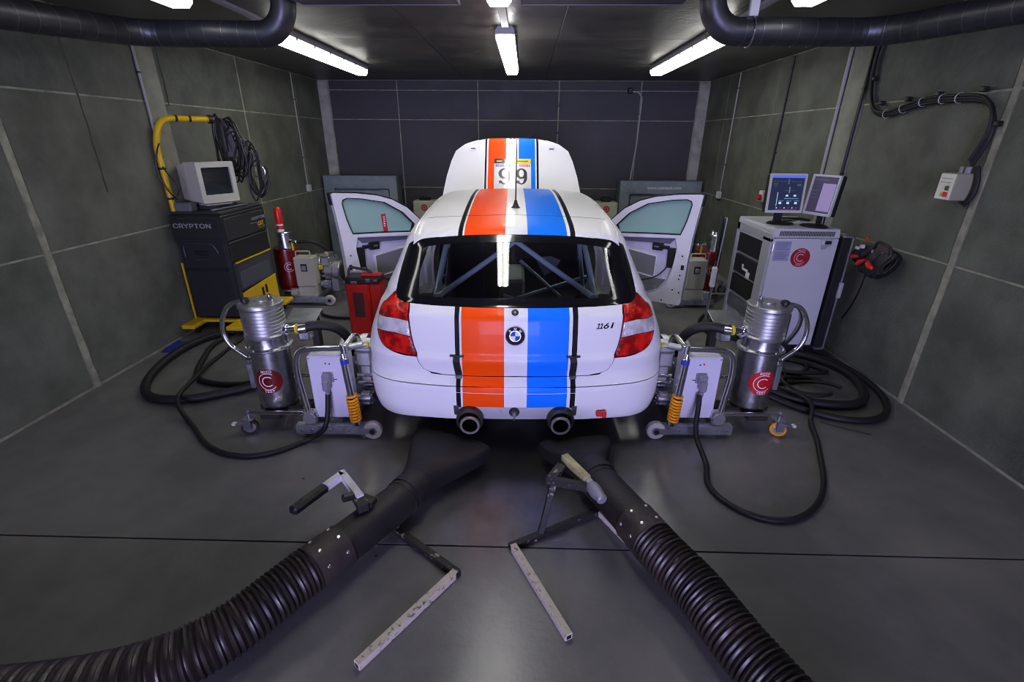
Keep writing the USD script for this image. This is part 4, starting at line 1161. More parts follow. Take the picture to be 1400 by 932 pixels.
        for k in range(8):
            a = k * math.pi / 4 + .3
            P("flange_bolt", cyl((ax0 + .138 * math.cos(a), ay0 + .138 * math.sin(a), .586), (ax0 + .138 * math.cos(a), ay0 + .138 * math.sin(a), .596), .007, 6), M_zinc)
        P("filler_knob", place(lathe([(0, 0), (.018, 0), (.018, .006), (.026, .010), (.026, .030), (.020, .036), (0, .036)], 18), (ax0 + .072, ay0 - .045, .889)), M_black, hd)
        P("pressure_valve", cat(cyl((ax0 - .078, ay0 - .02, .889), (ax0 - .078, ay0 - .02, .925), .017, 6), cyl((ax0 - .078, ay0 - .02, .925), (ax0 - .078, ay0 - .02, .945), .013, 14, c=.003)), M_chrome, hd)
        P("lid_plate", place(lathe([(0, .889), (.05, .889), (.05, .897), (0, .897)], 24), (ax0, ay0 + .03, 0)), M_cast, hd)
        P("carry_handle", tube(fillet([(ax0 + .06, ay0 - .04, .905), (ax0 + .19, ay0 - .04, .885), (ax0 + .275, ay0 - .03, .74), (ax0 + .265, ay0 - .03, .60), (ax0 + .125, ay0 - .03, .478)], .10, 10), .0150, 12), M_chrome)
        P("handle_clamp", cat(bx((ax0 + .105, ay0 - .065, .455), (ax0 + .150, ay0 + .005, .505), .008), cyl((ax0 + .128, ay0 - .075, .48), (ax0 + .128, ay0 + .015, .48), .009, 8)), M_chrome)
        P("side_bracket", bx((ax0 + .126, ay0 - .05, .27), (ax0 + .160, ay0 + .01, .455), .004), M_zinc)
        P("pipe_stub", cat(cyl((ax0 - .11, ay0, .695), (ax0 - .20, ay0 + .01, .695), .030, 18), cyl((ax0 - .115, ay0, .695), (ax0 - .145, ay0, .695), .042, 8), cyl((ax0 - .215, ay0 + .01, .695), (ax0 - .265, ay0 + .02, .695), .035, 18, c=.003)), M_chrome)
        P("pipe_ring", cyl((ax0 - .20, ay0 + .01, .695), (ax0 - .217, ay0 + .01, .695), .034, 16), M_yellowfit)
        P("coolant_hose", tube(spline([(ax0 - .25, ay0 + .02, .695), (1.34, .51, .700), (1.235, .56, .655), (1.185, .62, .545), (1.185, .68, .42)], 40), .033, 14), M_hose)
        P("bracket_plate", place(bx((-.11, -.09, -.004), (.11, .09, .004), .002), (1.575, .82, .655), R=trimesh.transformations.rotation_matrix(.30, (1, 0, 0))[:3, :3]), M_zinc, smooth=False)
        P("bracket_post", bx((1.475, .80, .30), (1.53, .86, .64), .004), M_soot)
        P("valve_block", cat(bx((1.42, .52, .58), (1.50, .60, .66), .01), cyl((1.46, .56, .66), (1.46, .56, .70), .014, 10)), M_zinc)
        P("valve_cap", cyl((1.35, .60, .66), (1.35, .60, .685), .02, 12), M_yellowfit)
        P("cylinder_foot", cat(bx((1.36, .40, .10), (1.80, .50, .136), .006), bx((1.60, .27, .10), (1.74, .62, .136), .006)), M_soot, smooth=False)
        ang = -math.pi / 2 + (.08 if m < 0 else .0)
        # sticker in final coordinates so that its words read the right way round
        def PF(nm, mesh, material, parent):
            return part(parent, nm, mesh, material, 35)
        cyl_logo(PF, m * (ax0 - off[0]), ay0 - off[1], .127, .362, ang if m < 0 else -math.pi / 2 + .04, .092, M_redlogo if m > 0 else M_redcyl, body)
    else:
        body = P("cylinder", place(lathe([(0, .10), (.14, .10), (.155, .115), (.155, .600), (.145, .62), (0, .62)], 40), (ax0, ay0, 0)), M_redcyl, label="dark red cylinder")
        hd = P("head", place(lathe([(.09, .62), (.095, .63), (.09, .64), (.088, .79), (.098, .795), (.098, .815), (.09, .825), (0, .825)], 36), (ax0 - (.03 if m < 0 else -.05), ay0 - .05, 0)), M_steel, label="steel head")
        P("top_fitting", cat(cyl((ax0 + .02, ay0 + .01, .824), (ax0 + .02, ay0 + .01, .86), .014, 10), cyl((ax0 + .05, ay0 - .02, .824), (ax0 + .05, ay0 - .02, .845), .012, 10)), M_chrome, hd)
        P("pipe_stub", cat(cyl((ax0 - .08, ay0 - .08, .70), (ax0 - .22, ay0 - .10, .70), .017, 14), cyl((ax0 - .10, ay0 - .08, .70), (ax0 - .135, ay0 - .085, .70), .030, 8), cyl((ax0 - .17, ay0 - .095, .70), (ax0 - .185, ay0 - .095, .70), .028, 8)), M_chrome)
        P("pipe_valve", cyl((ax0 - .13, ay0 - .09, .60), (ax0 - .13, ay0 - .09, .69), .014, 10), M_yellowfit)
        P("coolant_hose", tube(spline([(ax0 - .22, ay0 - .10, .70), (1.15, .56, .68), (1.05, .62, .58), (1.02, .70, .45)], 30), .022, 12), M_hose)
        P("cylinder_foot", bx((1.34, .45, .07), (1.62, .80, .102), .006), M_soot, smooth=False)
        P("side_port", cyl((1.10, .40, .42), (1.07, .40, .42), .03, 12), M_yellowfit)
        P("motor", place(lathe([(0, 0), (.10, 0), (.115, .02), (.115, .09), (.085, .11), (.085, .20), (.055, .22), (0, .22)], 30), (.86, .50, .36), V(1, 0, 0)), M_cast)
        P("motor_flange", place(lathe([(0, 0), (.12, 0), (.13, .01), (.13, .025), (.05, .03), (0, .03)], 30), (.82, .50, .36), V(1, 0, 0)), M_soot)
        P("motor_bracket", bx((.90, .44, .10), (1.0, .60, .28), .01), M_cast)
        def PF(nm, mesh, material, parent):
            return part(parent, nm, mesh, material, 35)
        cyl_logo(PF, m * (ax0 - off[0]), ay0 - off[1], .155, .40, -math.pi / 2 + (.45 if m < 0 else .1), .085, M_redcyl, body, txt=False)
    return t


dyno(-1, (-.0, 0), "chrome hub dynamometer with dull red sticker, bolted to the car on the yellow cart side")
dyno(1, (0, .02), "chrome hub dynamometer with bright red sticker and orange castor, bolted to the car")
dyno(-1, (1.28, 2.78), "dark red hub dynamometer with beige box, parked behind the black and yellow cart", "front")
dyno(1, (.95, 2.78), "dark red hub dynamometer parked between the open car door and computer cabinet", "front")
# ================================================================== exhaust extraction hoses on floor stands
M_rib = mat("ribbed_exhaust_hose", srgb(28, 23, 22), .45, col2=srgb(46, 35, 33), scale=4, coat=.1)
M_sleeve = mat("rubber_sleeve", srgb(21, 20, 20), .6, col2=srgb(36, 31, 29), scale=6, bump=.15, bscale=50)
M_nozzle = mat("sooty_nozzle", srgb(15, 14, 14), .7, col2=srgb(34, 29, 27), scale=7, bump=.3, bscale=30, lo=.5, hi=.75)
M_collar = mat("hose_collar_brown", srgb(42, 36, 34), .6, col2=srgb(60, 50, 46), scale=8, bump=.15, bscale=50)
M_rivet = mat("rivet", (.6, .6, .6), .35, metal=1.0)
M_oldwhite = mat("chipped_white_paint", srgb(198, 190, 174), .6, col2=srgb(84, 76, 66), scale=48, lo=.55, hi=.68, bump=.2, bscale=60)
M_oldblack = mat("chipped_black_paint", srgb(30, 28, 27), .6, col2=srgb(150, 140, 124), scale=26, lo=.60, hi=.66, bump=.2, bscale=60)
M_grip = mat("greasy_black_grip", srgb(24, 23, 23), .35, col2=srgb(110, 108, 100), scale=16, lo=.62, hi=.70, bump=.3, bscale=40)
def resample(P, step):
    s = np.r_[0, np.cumsum(np.linalg.norm(np.diff(P, axis=0), axis=1))]
    n = max(2, int(s[-1] / step))
    u = np.linspace(0, s[-1], n)
    return np.stack([np.interp(u, s, P[:, k]) for k in range(3)], 1), u

def exhaust_hose(label, nozzle, neck, path, s_sleeve, s_collar, r, halfw, halfh, mouth_dir):
    """A flared nozzle, a rubber sleeve, a riveted collar and a ribbed hose lying on the floor. s_*: arc lengths where sleeve and collar end."""
    P0 = spline(np.array(path, float), 200)
    Q, u = resample(P0, .006)
    o = V(*neck[:2], 0)
    t = thing("exhaust_hose", label, "hose", o)
    cutp = lambda a, b: Q[(u >= a) & (u <= b)]
    part(t, "rubber_sleeve", moved(cat(tube(cutp(0, s_sleeve + .03), r, 30)), -o), M_sleeve, 40)
    def band(a, w, rr):
        q = cutp(a, a + w)
        return moved(tube(q, rr, 30), -o)
    part(t, "sleeve_band", band(.05, .05, r + .006), M_sleeve, 40)
    part(t, "hose_clamp", band(.115, .014, r + .004), M_soot, 40)
    cq = cutp(s_sleeve, s_collar)
    col = part(t, "collar", moved(tube(cq, r + .007, 30), -o), M_collar, 40)
    for f in (.2, .8):
        c = cq[int(f * (len(cq) - 1))]
        d = cq[min(len(cq) - 1, int(f * len(cq)) + 1)] - cq[int(f * (len(cq) - 1)) - 1]; d /= np.linalg.norm(d)
        side = np.cross(d, V(0, 0, 1)); side /= np.linalg.norm(side); upv = np.cross(side, d)
        for a in (20, 65, 110, 155):
            n = side * math.cos(math.radians(a)) + upv * math.sin(math.radians(a))
            part(col, "rivet", moved(cyl(c + n * (r + .005), c + n * (r + .0115), .008, 10, c=.002), -o), M_rivet)
    rq = Q[u >= s_collar - .01]
    ru = u[u >= s_collar - .01]
    ph = np.mod(ru / .0205, 1)
    rr = r + .004 + .0048 * np.clip(np.sin(ph * 2 * np.pi) * 1.6, -1, 1)
    part(t, "ribbed_tube", moved(tube(rq, rr, 26), -o), M_rib, 50, label="ribbed black tube")
    # nozzle: circle at the neck lofted to a flat mouth
    a, b = np.asarray(neck, float), np.asarray(nozzle, float)
    md = np.asarray(mouth_dir, float); md /= np.linalg.norm(md)
    th = np.linspace(0, 2 * np.pi, 40, endpoint=False)
    rings = []
    def ringpts(k, sc):
        f = k * k * (3 - 2 * k)
        c = a + (b - a) * k
        w = r * (1 - f) + halfw * f; h = r * (1 - f) + halfh * f
        p = 2 + 2.5 * f
        ct, st = np.cos(th), np.sin(th)
        dd = (b - a) / np.linalg.norm(b - a)
        w_ = md * f + np.cross(dd, V(0, 0, 1)) * (1 - f); w_ /= np.linalg.norm(w_)
        return c + sc * (np.sign(ct) * np.abs(ct) ** (2 / p))[:, None] * w * w_ + sc * (np.sign(st) * np.abs(st) ** (2 / p))[:, None] * h * V(0, 0, 1)
    ks = np.linspace(0, 1, 16)
    for k in ks: rings.append(ringpts(k, 1.0))
    for k in ks[::-1]: rings.append(ringpts(k, .95))
    v = np.vstack(rings); n = 40
    i, j = np.meshgrid(np.arange(len(rings) - 1), np.arange(n), indexing="ij"); k2 = (j + 1) % n
    f = np.concatenate([np.stack([i * n + j, i * n + k2, (i + 1) * n + k2], -1).reshape(-1, 3), np.stack([i * n + j, (i + 1) * n + k2, (i + 1) * n + j], -1).reshape(-1, 3)])
    m = trimesh.Trimesh(v, f, process=False)
    trimesh.repair.fix_normals(m)
    part(t, "flared_nozzle", moved(m, -o), M_nozzle, 40, label="sooty flared nozzle below the exhaust")
    return t
LZ = .140
exhaust_hose("ribbed black exhaust hose curving to the lower picture corner, over the white armed stand", (-.43, 2.50, .105), (-.585, 2.03, LZ),
             [(-.575, 2.06, LZ), (-.60, 1.99, LZ), (-.715, 1.79, LZ), (-.865, 1.56, LZ), (-.965, 1.42, .135), (-1.075, 1.26, .125), (-1.21, 1.125, .118), (-1.40, 1.03, .115), (-1.68, .965, .112), (-2.1, .91, .112), (-2.6, .84, .112)], .50, .66, .096, .26, .062, (.93, -.36, 0))
RZ = .156
exhaust_hose("ribbed black exhaust hose running straight to the lower picture edge, beside the grey gripped stand", (.33, 2.50, .105), (.40, 2.18, RZ),
             [(.395, 2.20, RZ), (.42, 2.12, RZ), (.495, 1.95, RZ), (.59, 1.74, RZ), (.645, 1.62, .152), (.745, 1.445, .140), (.815, 1.27, .130), (.88, 1.13, .12), (.945, .98, .12), (1.04, .74, .12), (1.14, .45, .12)], .42, .56, .100, .23, .062, (1, .2, 0))

def stand(label, A, B, C, D, post0, post1, build):
    o = V(*A[:2], 0)
    t = thing("hose_stand", label, "stand", o)
    z = V(0, 0, .0185)
    A, B, C, D = (V(*p, 0) for p in (A, B, C, D))
    def ext(p, q, e=.0175):
        d = (q - p) / np.linalg.norm(q - p); return p - d * 0, q + d * e
    a, b = ext(B, A, 0)
    part(t, "floor_bar", moved(bar(a + z, b + z, .035, .035), -o), M_oldwhite, False)
    bb = (C - B) / np.linalg.norm(C - B) * .0185
    part(t, "floor_bar", moved(bar(B - bb + z, C + bb + z, .034, .034), -o), M_oldblack, False)
    part(t, "floor_bar", moved(bar(C + z, D + z, .033, .033), -o), M_oldwhite, False)
    part(t, "bar_end", moved(bar(A + z + (A - B) / np.linalg.norm(A - B) * -.003, A + z + (A - B) / np.linalg.norm(A - B) * .0006, .024, .024), -o), M_black, False)
    part(t, "post", moved(bar(V(*post0), V(*post1), .030, .030, up=(1, 0, 0)), -o), M_oldblack, False)
    build(t, o)
    return t
def left_top(t, o):
    j, k, e, g = V(-.765, 1.775, .285), V(-.915, 1.945, .285), V(-.975, 1.83, .285), V(-1.055, 1.675, .285)
    part(t, "pivot_bracket", moved(cat(bar(V(-.735, 1.72, .272), V(-.81, 1.83, .272), .05, .04), bar(V(-.70, 1.77, .266), V(-.80, 1.80, .272), .05, .03)), -o), M_oldblack, False)
    part(t, "arm", moved(cat(bar(j, k + (k - j) / np.linalg.norm(k - j) * .018, .036, .036), bar(k, e, .036, .036)), -o), mat("clean_white_paint", srgb(206, 204, 214), .5), False)
    part(t, "grip", moved(bar(e + (e - g) * .15, g, .052, .046, c=.012), -o), M_grip, 30)
    part(t, "clamp_knob", moved(cyl((-.80, 1.775, .30), (-.84, 1.745, .31), .020, 12, c=.004), -o), M_black)
    part(t, "clamp_bolt", moved(cyl((-.775, 1.80, .29), (-.83, 1.765, .305), .006, 8), -o), M_chrome)
stand("chipped floor stand with white bent arm and greasy black grip, under the curving exhaust hose", (-.615, 1.165), (-.295, 1.60), (-.79, 1.965), (-1.05, 1.60), (-.79, 1.96, .03), (-.815, 1.80, .28), left_top)
def right_top(t, o):
    part(t, "cross_bar", moved(bar((.125, 1.895, .325), (.33, 1.845, .325), .036, .036), -o), M_oldblack, False)
    part(t, "arm", moved(bar((.225, 2.055, .345), (.325, 1.875, .345), .040, .036), -o), mat("yellowed_paint", srgb(196, 190, 140), .5, col2=srgb(150, 142, 100), scale=14), False)
    part(t, "arm_bracket", moved(bar((.315, 1.895, .34), (.345, 1.835, .335), .034, .034), -o), M_zinc, False)
    part(t, "grip", moved(place(lathe([(0, 0), (.024, .002), (.031, .018), (.033, .05), (.030, .075), (.026, .085), (.026, .105), (.020, .112), (0, .112)], 20), (.335, 1.855, .335), V(.055, -.115, -.01)), -o), M_plug, 40, label="grey grip")
    part(t, "clamp_plate", moved(bar((.14, 1.905, .30), (.21, 2.0, .33), .05, .03), -o), M_oldblack, False)
stand("chipped floor stand with yellowed block and grey grip, beside the straight exhaust hose", (.205, 1.305), (-.035, 1.765), (.425, 2.02), (.615, 1.69), (.105, 1.845, .03), (.165, 1.895, .33), right_top)

# ================================================================== hoses and cables on the floor
def cable(pts, r, label, cat_, name="floor_cable", n=90, dark=M_hose, grp=None):
    q = spline(pts, n)
    q[:, 2] = np.maximum(q[:, 2], r + .001)
    return single(name, tube(q, r, 10), dark, label, cat_, grp, 50)
cable([(-2.02, 3.33, .10), (-2.18, 3.28, .045), (-2.58, 3.08, .036), (-2.86, 3.11, .036), (-3.07, 3.36, .036), (-3.20, 3.80, .036), (-3.16, 4.25, .036), (-3.0, 4.45, .036)], .034, "thickest black hose looping on the floor beside the black and yellow cart", "hose", "floor_hose")
cable([(-2.03, 3.38, .10), (-2.19, 3.34, .05), (-2.45, 3.35, .024), (-2.68, 3.43, .024), (-2.79, 3.56, .024), (-2.90, 3.82, .024), (-2.99, 4.08, .024), (-2.98, 4.35, .024)], .023, "thinner black hose lying inside the thick hose loop beside the yellow cart", "hose", "floor_hose")
def w2(p, m): return tuple(car2w((m * p[0], p[1], p[2])))
cable([w2((1.222, .21, .335), -1), w2((1.225, .19, .26), -1), w2((1.25, .14, .12), -1), (-1.40, 2.62, .03), (-1.52, 2.52, .018), (-1.74, 2.43, .018), (-2.03, 2.52, .018), (-2.35, 2.80, .018), (-2.56, 3.00, .082), (-2.62, 3.2, .085), (-2.72, 3.50, .05), (-2.80, 3.9, .018), (-2.82, 4.3, .018)], .0165, "black power cable looping from the plug of the dynamometer with the dull red sticker", "cable", n=140)
cable([w2((1.21, .23, .335), 1), w2((1.20, .19, .26), 1), w2((1.17, .08, .12), 1), (1.14, 2.42, .03), (1.10, 2.28, .018), (1.17, 2.08, .018), (1.36, 1.985, .018), (1.59, 2.07, .018), (1.78, 2.29, .018), (1.92, 2.58, .018), (2.02, 2.82, .018), (2.08, 2.98, .018), (2.13, 3.10, .09), (2.10, 3.25, .09), (2.2, 3.6, .018), (2.3, 4.0, .018)], .0165, "black power cable looping from the plug of the dynamometer with the bright red sticker", "cable", n=160)
cable([(1.80, 3.42, .10), (1.99, 3.33, .05), (2.28, 3.20, .036), (2.56, 3.22, .036), (2.74, 3.44, .036), (2.80, 3.72, .036), (2.72, 3.98, .036), (2.55, 4.15, .036)], .034, "thick black hose looping on the floor toward the computer cabinet", "hose", "floor_hose")
cable([(1.80, 3.30, .10), (1.97, 3.24, .04), (2.30, 3.01, .026), (2.58, 3.02, .026), (2.79, 3.24, .026), (2.885, 3.62, .026), (2.82, 4.0, .026), (2.66, 4.2, .026)], .025, "outermost black hose loop on the floor along the wall by the computer cabinet", "hose", "floor_hose")
cable([(2.50, 3.36, .09), (2.30, 3.58, .022), (2.10, 3.52, .022), (2.05, 3.32, .09), (2.2, 3.2, .105), (2.35, 3.24, .1), (2.2, 3.36, .045), (2.12, 3.46, .07), (2.3, 3.66, .022), (2.5, 3.62, .022)], .016, "thin black cable coil lying across the thick hose by the computer cabinet", "cable", n=140)
cable([(2.55, 3.95, .02), (2.35, 3.75, .02), (2.18, 3.82, .02), (2.14, 4.02, .02), (2.36, 4.06, .02), (2.60, 3.88, .02), (2.62, 3.74, .045), (2.4, 3.70, .05), (2.1, 3.86, .02), (1.95, 4.06, .02)], .018, "black cable tangle on the floor right at the foot of the computer cabinet", "cable", n=140)
cable([(2.15, 2.98, .012), (2.30, 2.90, .008), (2.42, 2.84, .006)], .004, "short thin wire end on the floor beside the hose loops", "wire", "wire_end", 20)
cable([(-2.35, 5.15, .02), (-2.1, 4.95, .02), (-1.85, 5.0, .02), (-1.78, 5.25, .02), (-2.0, 5.5, .02)], .016, "black cable loop on the floor under the beige boxed dynamometer", "cable", n=60)
cable([(2.15, 5.3, .02), (1.95, 5.0, .02), (1.93, 4.7, .02), (2.2, 4.5, .02), (2.5, 4.9, .02)], .016, "black cable on the floor between the open car door and the computer cabinet", "cable", n=60)
bl = single("cloth", None or (lambda: trimesh.convex.convex_hull(np.array([(-3.42, 3.98, .001), (-3.31, 3.99, .001), (-3.24, 4.2, .001), (-3.40, 4.22, .001), (-3.39, 4.02, .035), (-3.33, 4.05, .05), (-3.29, 4.17, .03), (-3.38, 4.18, .045)])))(), mat("blue_cloth", srgb(28, 40, 120), .8, bump=.4, bscale=30), "crumpled blue cloth on the floor against the wall by the yellow cart", "cloth", None, 40)

# ================================================================== black and yellow test cart
M_cart = mat("cart_black", srgb(30, 31, 33), .5, bump=.03, bscale=200)
M_cart2 = mat("cart_charcoal", srgb(46, 47, 50), .5)
M_yel = mat("cart_yellow", srgb(214, 176, 12), .42)
M_silver_t = mat("silver_print", srgb(165, 165, 165), .4, metal=.4)
CT = V(-3.17, 4.92, 0)
ct = thing("test_cart", "black and yellow wheeled engine test cart with tall yellow hose boom against the wall", "test cart", CT)
PC = lambda nm, m, mt, par=None, sm=False, lb=None: part(par or ct, nm, moved(m, -CT), mt, sm, lb)
X0, X1, Y0, Y1 = -3.425, -2.92, 4.56, 5.36
body = PC("cabinet_body", cat(bx((X0, Y0 + .02, .13), (X1 - .012, Y1, 1.16), .02), trimesh.convex.convex_hull(np.array([(x, y, z) for x, y in ((X0, Y0), (X1, Y0), (X1, Y1), (X0, Y1)) for z in (.93, 1.17)] + [(x, y, 1.20) for x, y in ((X0 + .02, Y0 + .03), (X1 - .03, Y0 + .03), (X1 - .03, Y1), (X0 + .02, Y1))]))), M_cart)
PC("upper_front_panel", bx((X0 + .015, Y0 - .004, .955), (X1 - .03, Y0 + .02, 1.145), .008), M_cart)
PC("front_panel", bx((X0 + .02, Y0 + .006, .66), (X1 - .03, Y0 + .024, .94), .01), M_cart)
PC("front_panel", bx((X0 + .02, Y0 + .006, .15), (X1 - .03, Y0 + .024, .645), .01), M_cart)
PC("handle_recess", tube(fillet([(-3.36, Y0 + .004, .78), (-3.36, Y0 + .004, .915), (-3.06, Y0 + .004, .915), (-3.02, Y0 + .004, .82)], .06), .011, 8), M_cart2)
PC("grip_slot", bx((-3.26, Y0 - .002, .80), (-3.12, Y0 + .012, .84), .006), M_black)
PC("grip_slot", bx((-3.27, Y0 - .004, .745), (-3.12, Y0 + .012, .765), .004), M_cart2)
def let(s, h, at, r, u, material, width=None, nm="lettering"):
    PC(nm, text(s, h, at, r, u, .003, True, True, width), material)
let("CRYPTON", .042, (-3.215, Y0 - .005, 1.085), (1, 0, 0), (0, 0, 1), M_silver_t, .37)
PC("side_strip", bar((X0 + .012, Y0 - .002, .72), (X0 + .005, Y0 - .002, .13), .012, .02, up=(0, 1, 0)), M_yel)
# side that faces the car
PC("upper_side_panel", bx((X1 - .015, Y0 + .04, .93), (X1 + .006, Y1 - .03, 1.15), .008), M_cart2)
PC("drawer", bx((X1 - .015, Y0 + .04, .715), (X1 + .004, Y1 - .03, .915), .008), M_cart)
fr = PC("yellow_frame", cat(bx((X1 - .01, Y0 + .06, .695), (X1 + .010, Y1 - .02, .708), .002)), M_yel)
PC("compartment", bx((X1 - .01, Y0 + .07, .41), (X1 + .002, Y1 - .03, .69), .004), mat("compartment_grey", srgb(60, 62, 68), .6))
PC("compartment_shelf", cat(bx((X1, Y0 + .11, .43), (X1 + .010, Y1 - .10, .60), .004)), mat("compartment_blue_grey", srgb(72, 76, 86), .6))
PC("side_post", bx((X1 - .01, Y1 - .03, .13), (X1 + .012, Y1 - .005, .71), .003), M_cart2)
PC("side_post", bx((X1 - .01, Y0 + .04, .13), (X1 + .012, Y0 + .065, .71), .003), M_cart2)
ly = PC("yellow_panel", prism([(Y0 + .07, .13), (Y1 - .03, .13), (Y1 - .03, .42), (Y0 + .07, .385)], .012, R=np.array([[0, 0, 1], [1, 0, 0], [0, 1, 0]], float), at=(X1 - .002, 0, 0)), M_yel)
for k, dz in ((0, 0), (1, .012)):
    PC("black_mark", bx((X1 + .0095, 4.99 + k * .075, .25 + dz), (X1 + .0115, 5.035 + k * .075, .345 + dz), .0005), M_black, ly)
let("CRYPTON", .028, (X1 + .007, 5.20, 1.075), (0, 1, 0), (0, 0, 1), M_silver_t, .26)
let("CAT", .042, (X1 + .007, 5.235, 1.012), (0, 1, 0), (0, 0, 1), M_yel, .11)
PC("print_line", cat(bar((X1 + .007, 5.03, 1.035), (X1 + .007, 5.15, 1.03), .002, .006), bar((X1 + .007, 5.15, 1.03), (X1 + .007, 5.20, .965), .002, .006), bar((X1 + .007, 5.20, .965), (X1 + .007, 5.31, .975), .002, .006)), M_silver_t)
PC("top_tray", cat(bx((X0 + .01, Y0 + .02, 1.195), (X1 - .02, Y1 - .02, 1.212), .005), bar((X1 - .01, Y0 + .02, 1.195), (X1 - .01, Y1, 1.195), .014, .014)), M_cart2)
PC("keyboard_edge", bar((-3.03, 4.62, 1.225), (-2.97, 5.16, 1.225), .02, .012), mat("keyboard_grey", srgb(120, 130, 140), .4))
PC("base_bar", bx((X0 + .1, Y0 - .03, .105), (X1 + .0, Y0 + .02, .132), .004), M_yel)
for (a, b_, c, d) in ((-3.50 + .05, 4.36, -3.32, 4.64), (-2.985, 4.34, -2.80, 4.62), (-2.93, 5.16, -2.76, 5.36), (-3.44, 5.2, -3.30, 5.44)):
    PC("foot", bx((a, b_, .085), (c, d, .128), .008), M_yel)
    w = PC("castor", cyl(((a + c) / 2 - .015, (b_ + d) / 2, .042), ((a + c) / 2 + .015, (b_ + d) / 2, .042), .042, 20, c=.005), M_black)
    PC("castor_fork", bx(((a + c) / 2 - .022, (b_ + d) / 2 - .02, .04), ((a + c) / 2 + .022, (b_ + d) / 2 + .02, .087), .004), M_soot, w)
boom = PC("boom", tube(fillet([(-3.405, 4.635, 1.16), (-3.418, 4.635, 1.82), (-3.37, 4.71, 2.035), (-3.09, 5.065, 2.035)], .10, 10), .027, 14), M_yel, sm=40)
for p, d in (((-3.409, 4.635, 1.33), (-.02, 0, 1)), ((-3.414, 4.635, 1.60), (-.02, 0, 1)), ((-3.29, 4.812, 2.035), (.62, .79, 0)), ((-3.22, 4.902, 2.035), (.62, .79, 0))):
    d = V(*d) / np.linalg.norm(d)
    PC("tie_band", cyl(V(*p) - d * .010, V(*p) + d * .010, .0295, 14), M_black, boom)
# cables hung over the boom
random.seed(11)
def loop(x, y, top, bot, wx, wy, r, k, material=M_black):
    a = np.linspace(0, 2 * np.pi, 9)[:-1]
    pts = [(x + wx * math.sin(t_) + random.uniform(-.014, .014), y + wy * math.cos(t_ * 1.0 + k) + random.uniform(-.012, .012), (top + bot) / 2 + (top - bot) / 2 * math.cos(t_) + random.uniform(-.02, .02)) for t_ in a]
    q = spline(pts + [pts[0]], 60)
    return tube(q, r, 6)
hang = []
for k in range(9):
    hang.append(loop(-3.135 + .018 * k, 5.155 + .012 * (k % 3), 2.075 - .004 * k, 1.45 + .05 * (k % 4), .050 + .008 * (k % 3), .03, .0085 + .003 * (k % 2), k))
for k in range(7):
    hang.append(loop(-3.02 + .012 * k, 5.17 + .012 * (k % 3), 2.05 - .03 * k, 1.56 - .03 * (k % 4), .085, .035, .008, k))
for k in range(6):
    hang.append(loop(-2.86 + .010 * k, 5.18 + .01 * (k % 3), 1.86 - .04 * k, 1.27 + .03 * (k % 3), .075, .03, .0085, k))
hb = thing("cable_bundle", "tangled black test cables hung over the end of the yellow boom", "cables", (-2.95, 5.12, 1.3))
for h in hang:
    part(hb, "cable", moved(h, -V(-2.95, 5.12, 1.3)), M_black, 50)
part(hb, "flat_cover", moved(trimesh.convex.convex_hull(np.array([(-3.12, 5.13, 2.03), (-3.07, 5.13, 2.05), (-3.0, 5.15, 1.95), (-2.95, 5.17, 1.69), (-3.07, 5.13, 1.69), (-3.09, 5.13, 1.75)])), -V(-2.95, 5.12, 1.3)), M_cart, False)
part(hb, "cable_hook", moved(tube(fillet([(-2.84, 5.18, 1.60), (-2.75, 5.18, 1.60), (-2.72, 5.18, 1.54), (-2.76, 5.18, 1.49), (-2.84, 5.18, 1.50)], .04), .008, 8), -V(-2.95, 5.12, 1.3)), M_steel, 40)
part(hb, "boom_strap", moved(place(lathe([(.032, 0), (.039, 0), (.039, .04), (.032, .04), (.032, 0)], 16), (-3.120, 5.027, 2.035), V(.62, .79, 0)), -V(-2.95, 5.12, 1.3)), M_black, 40)
part(hb, "side_cable", moved(cat(tube(spline([(-3.375, 4.63, 1.82), (-3.41, 4.585, 1.70), (-3.42, 4.58, 1.54), (-3.38, 4.58, 1.42), (-3.30, 4.57, 1.33)], 30), .006, 6), tube(spline([(-3.378, 4.60, 1.62), (-3.33, 4.59, 1.54), (-3.28, 4.59, 1.44), (-3.31, 4.60, 1.36)], 30), .006, 6)), -V(-2.95, 5.12, 1.3)), M_black, 40)
# CRT monitor
M_crt = mat("beige_monitor_case", srgb(186, 186, 172), .5)
mo = V(-3.135, 4.86, 1.252)
rg = V(.45, .893, 0); rg /= np.linalg.norm(rg); fwv = V(rg[1], -rg[0], 0)      # right along the screen, and out of the screen
RM = np.stack([rg, V(0, 0, 1), fwv], 1)
mo_t = thing("crt_monitor", "beige tube monitor with dark screen standing on the black and yellow cart", "monitor", mo)
def PM(nm, m, mt, par=None, lb=None):
    return part(par or mo_t, nm, place(m, (0, 0, 0), R=RM), mt, False, lb)
W_, H_ = .37, .375
bezel = prism(rrect(-W_ / 2, 0, W_ / 2, H_, .012).difference(rrect(-.142, .075, .142, .325, .01)), .05, at=(0, .03, .09))
PM("bezel", cat(bezel, prism(rrect(-W_ / 2 + .004, 0.004, W_ / 2 - .004, H_ - .004, .012), .16, at=(0, .03, -.07))), M_crt)
PM("tube_case", trimesh.convex.convex_hull(np.array([(x * .175, .035 + (0 if y < 0 else .36), -.06) for x in (-1, 1) for y in (-1, 1)] + [(x * .145, .05 + (0 if y < 0 else .31), -.25) for x in (-1, 1) for y in (-1, 1)])), M_crt)
PM("screen", prism(rrect(-.143, .074, .143, .326, .01), .012, at=(0, .03, .105)), mat("dark_crt_glass", srgb(34, 36, 40), .12, coat=.3), None, "dark screen")
PM("base", cat(bx((-.13, .0, -.14), (.13, .02, .10), .008), bx((-.08, .018, -.10), (.08, .034, .06), .006)), M_crt)
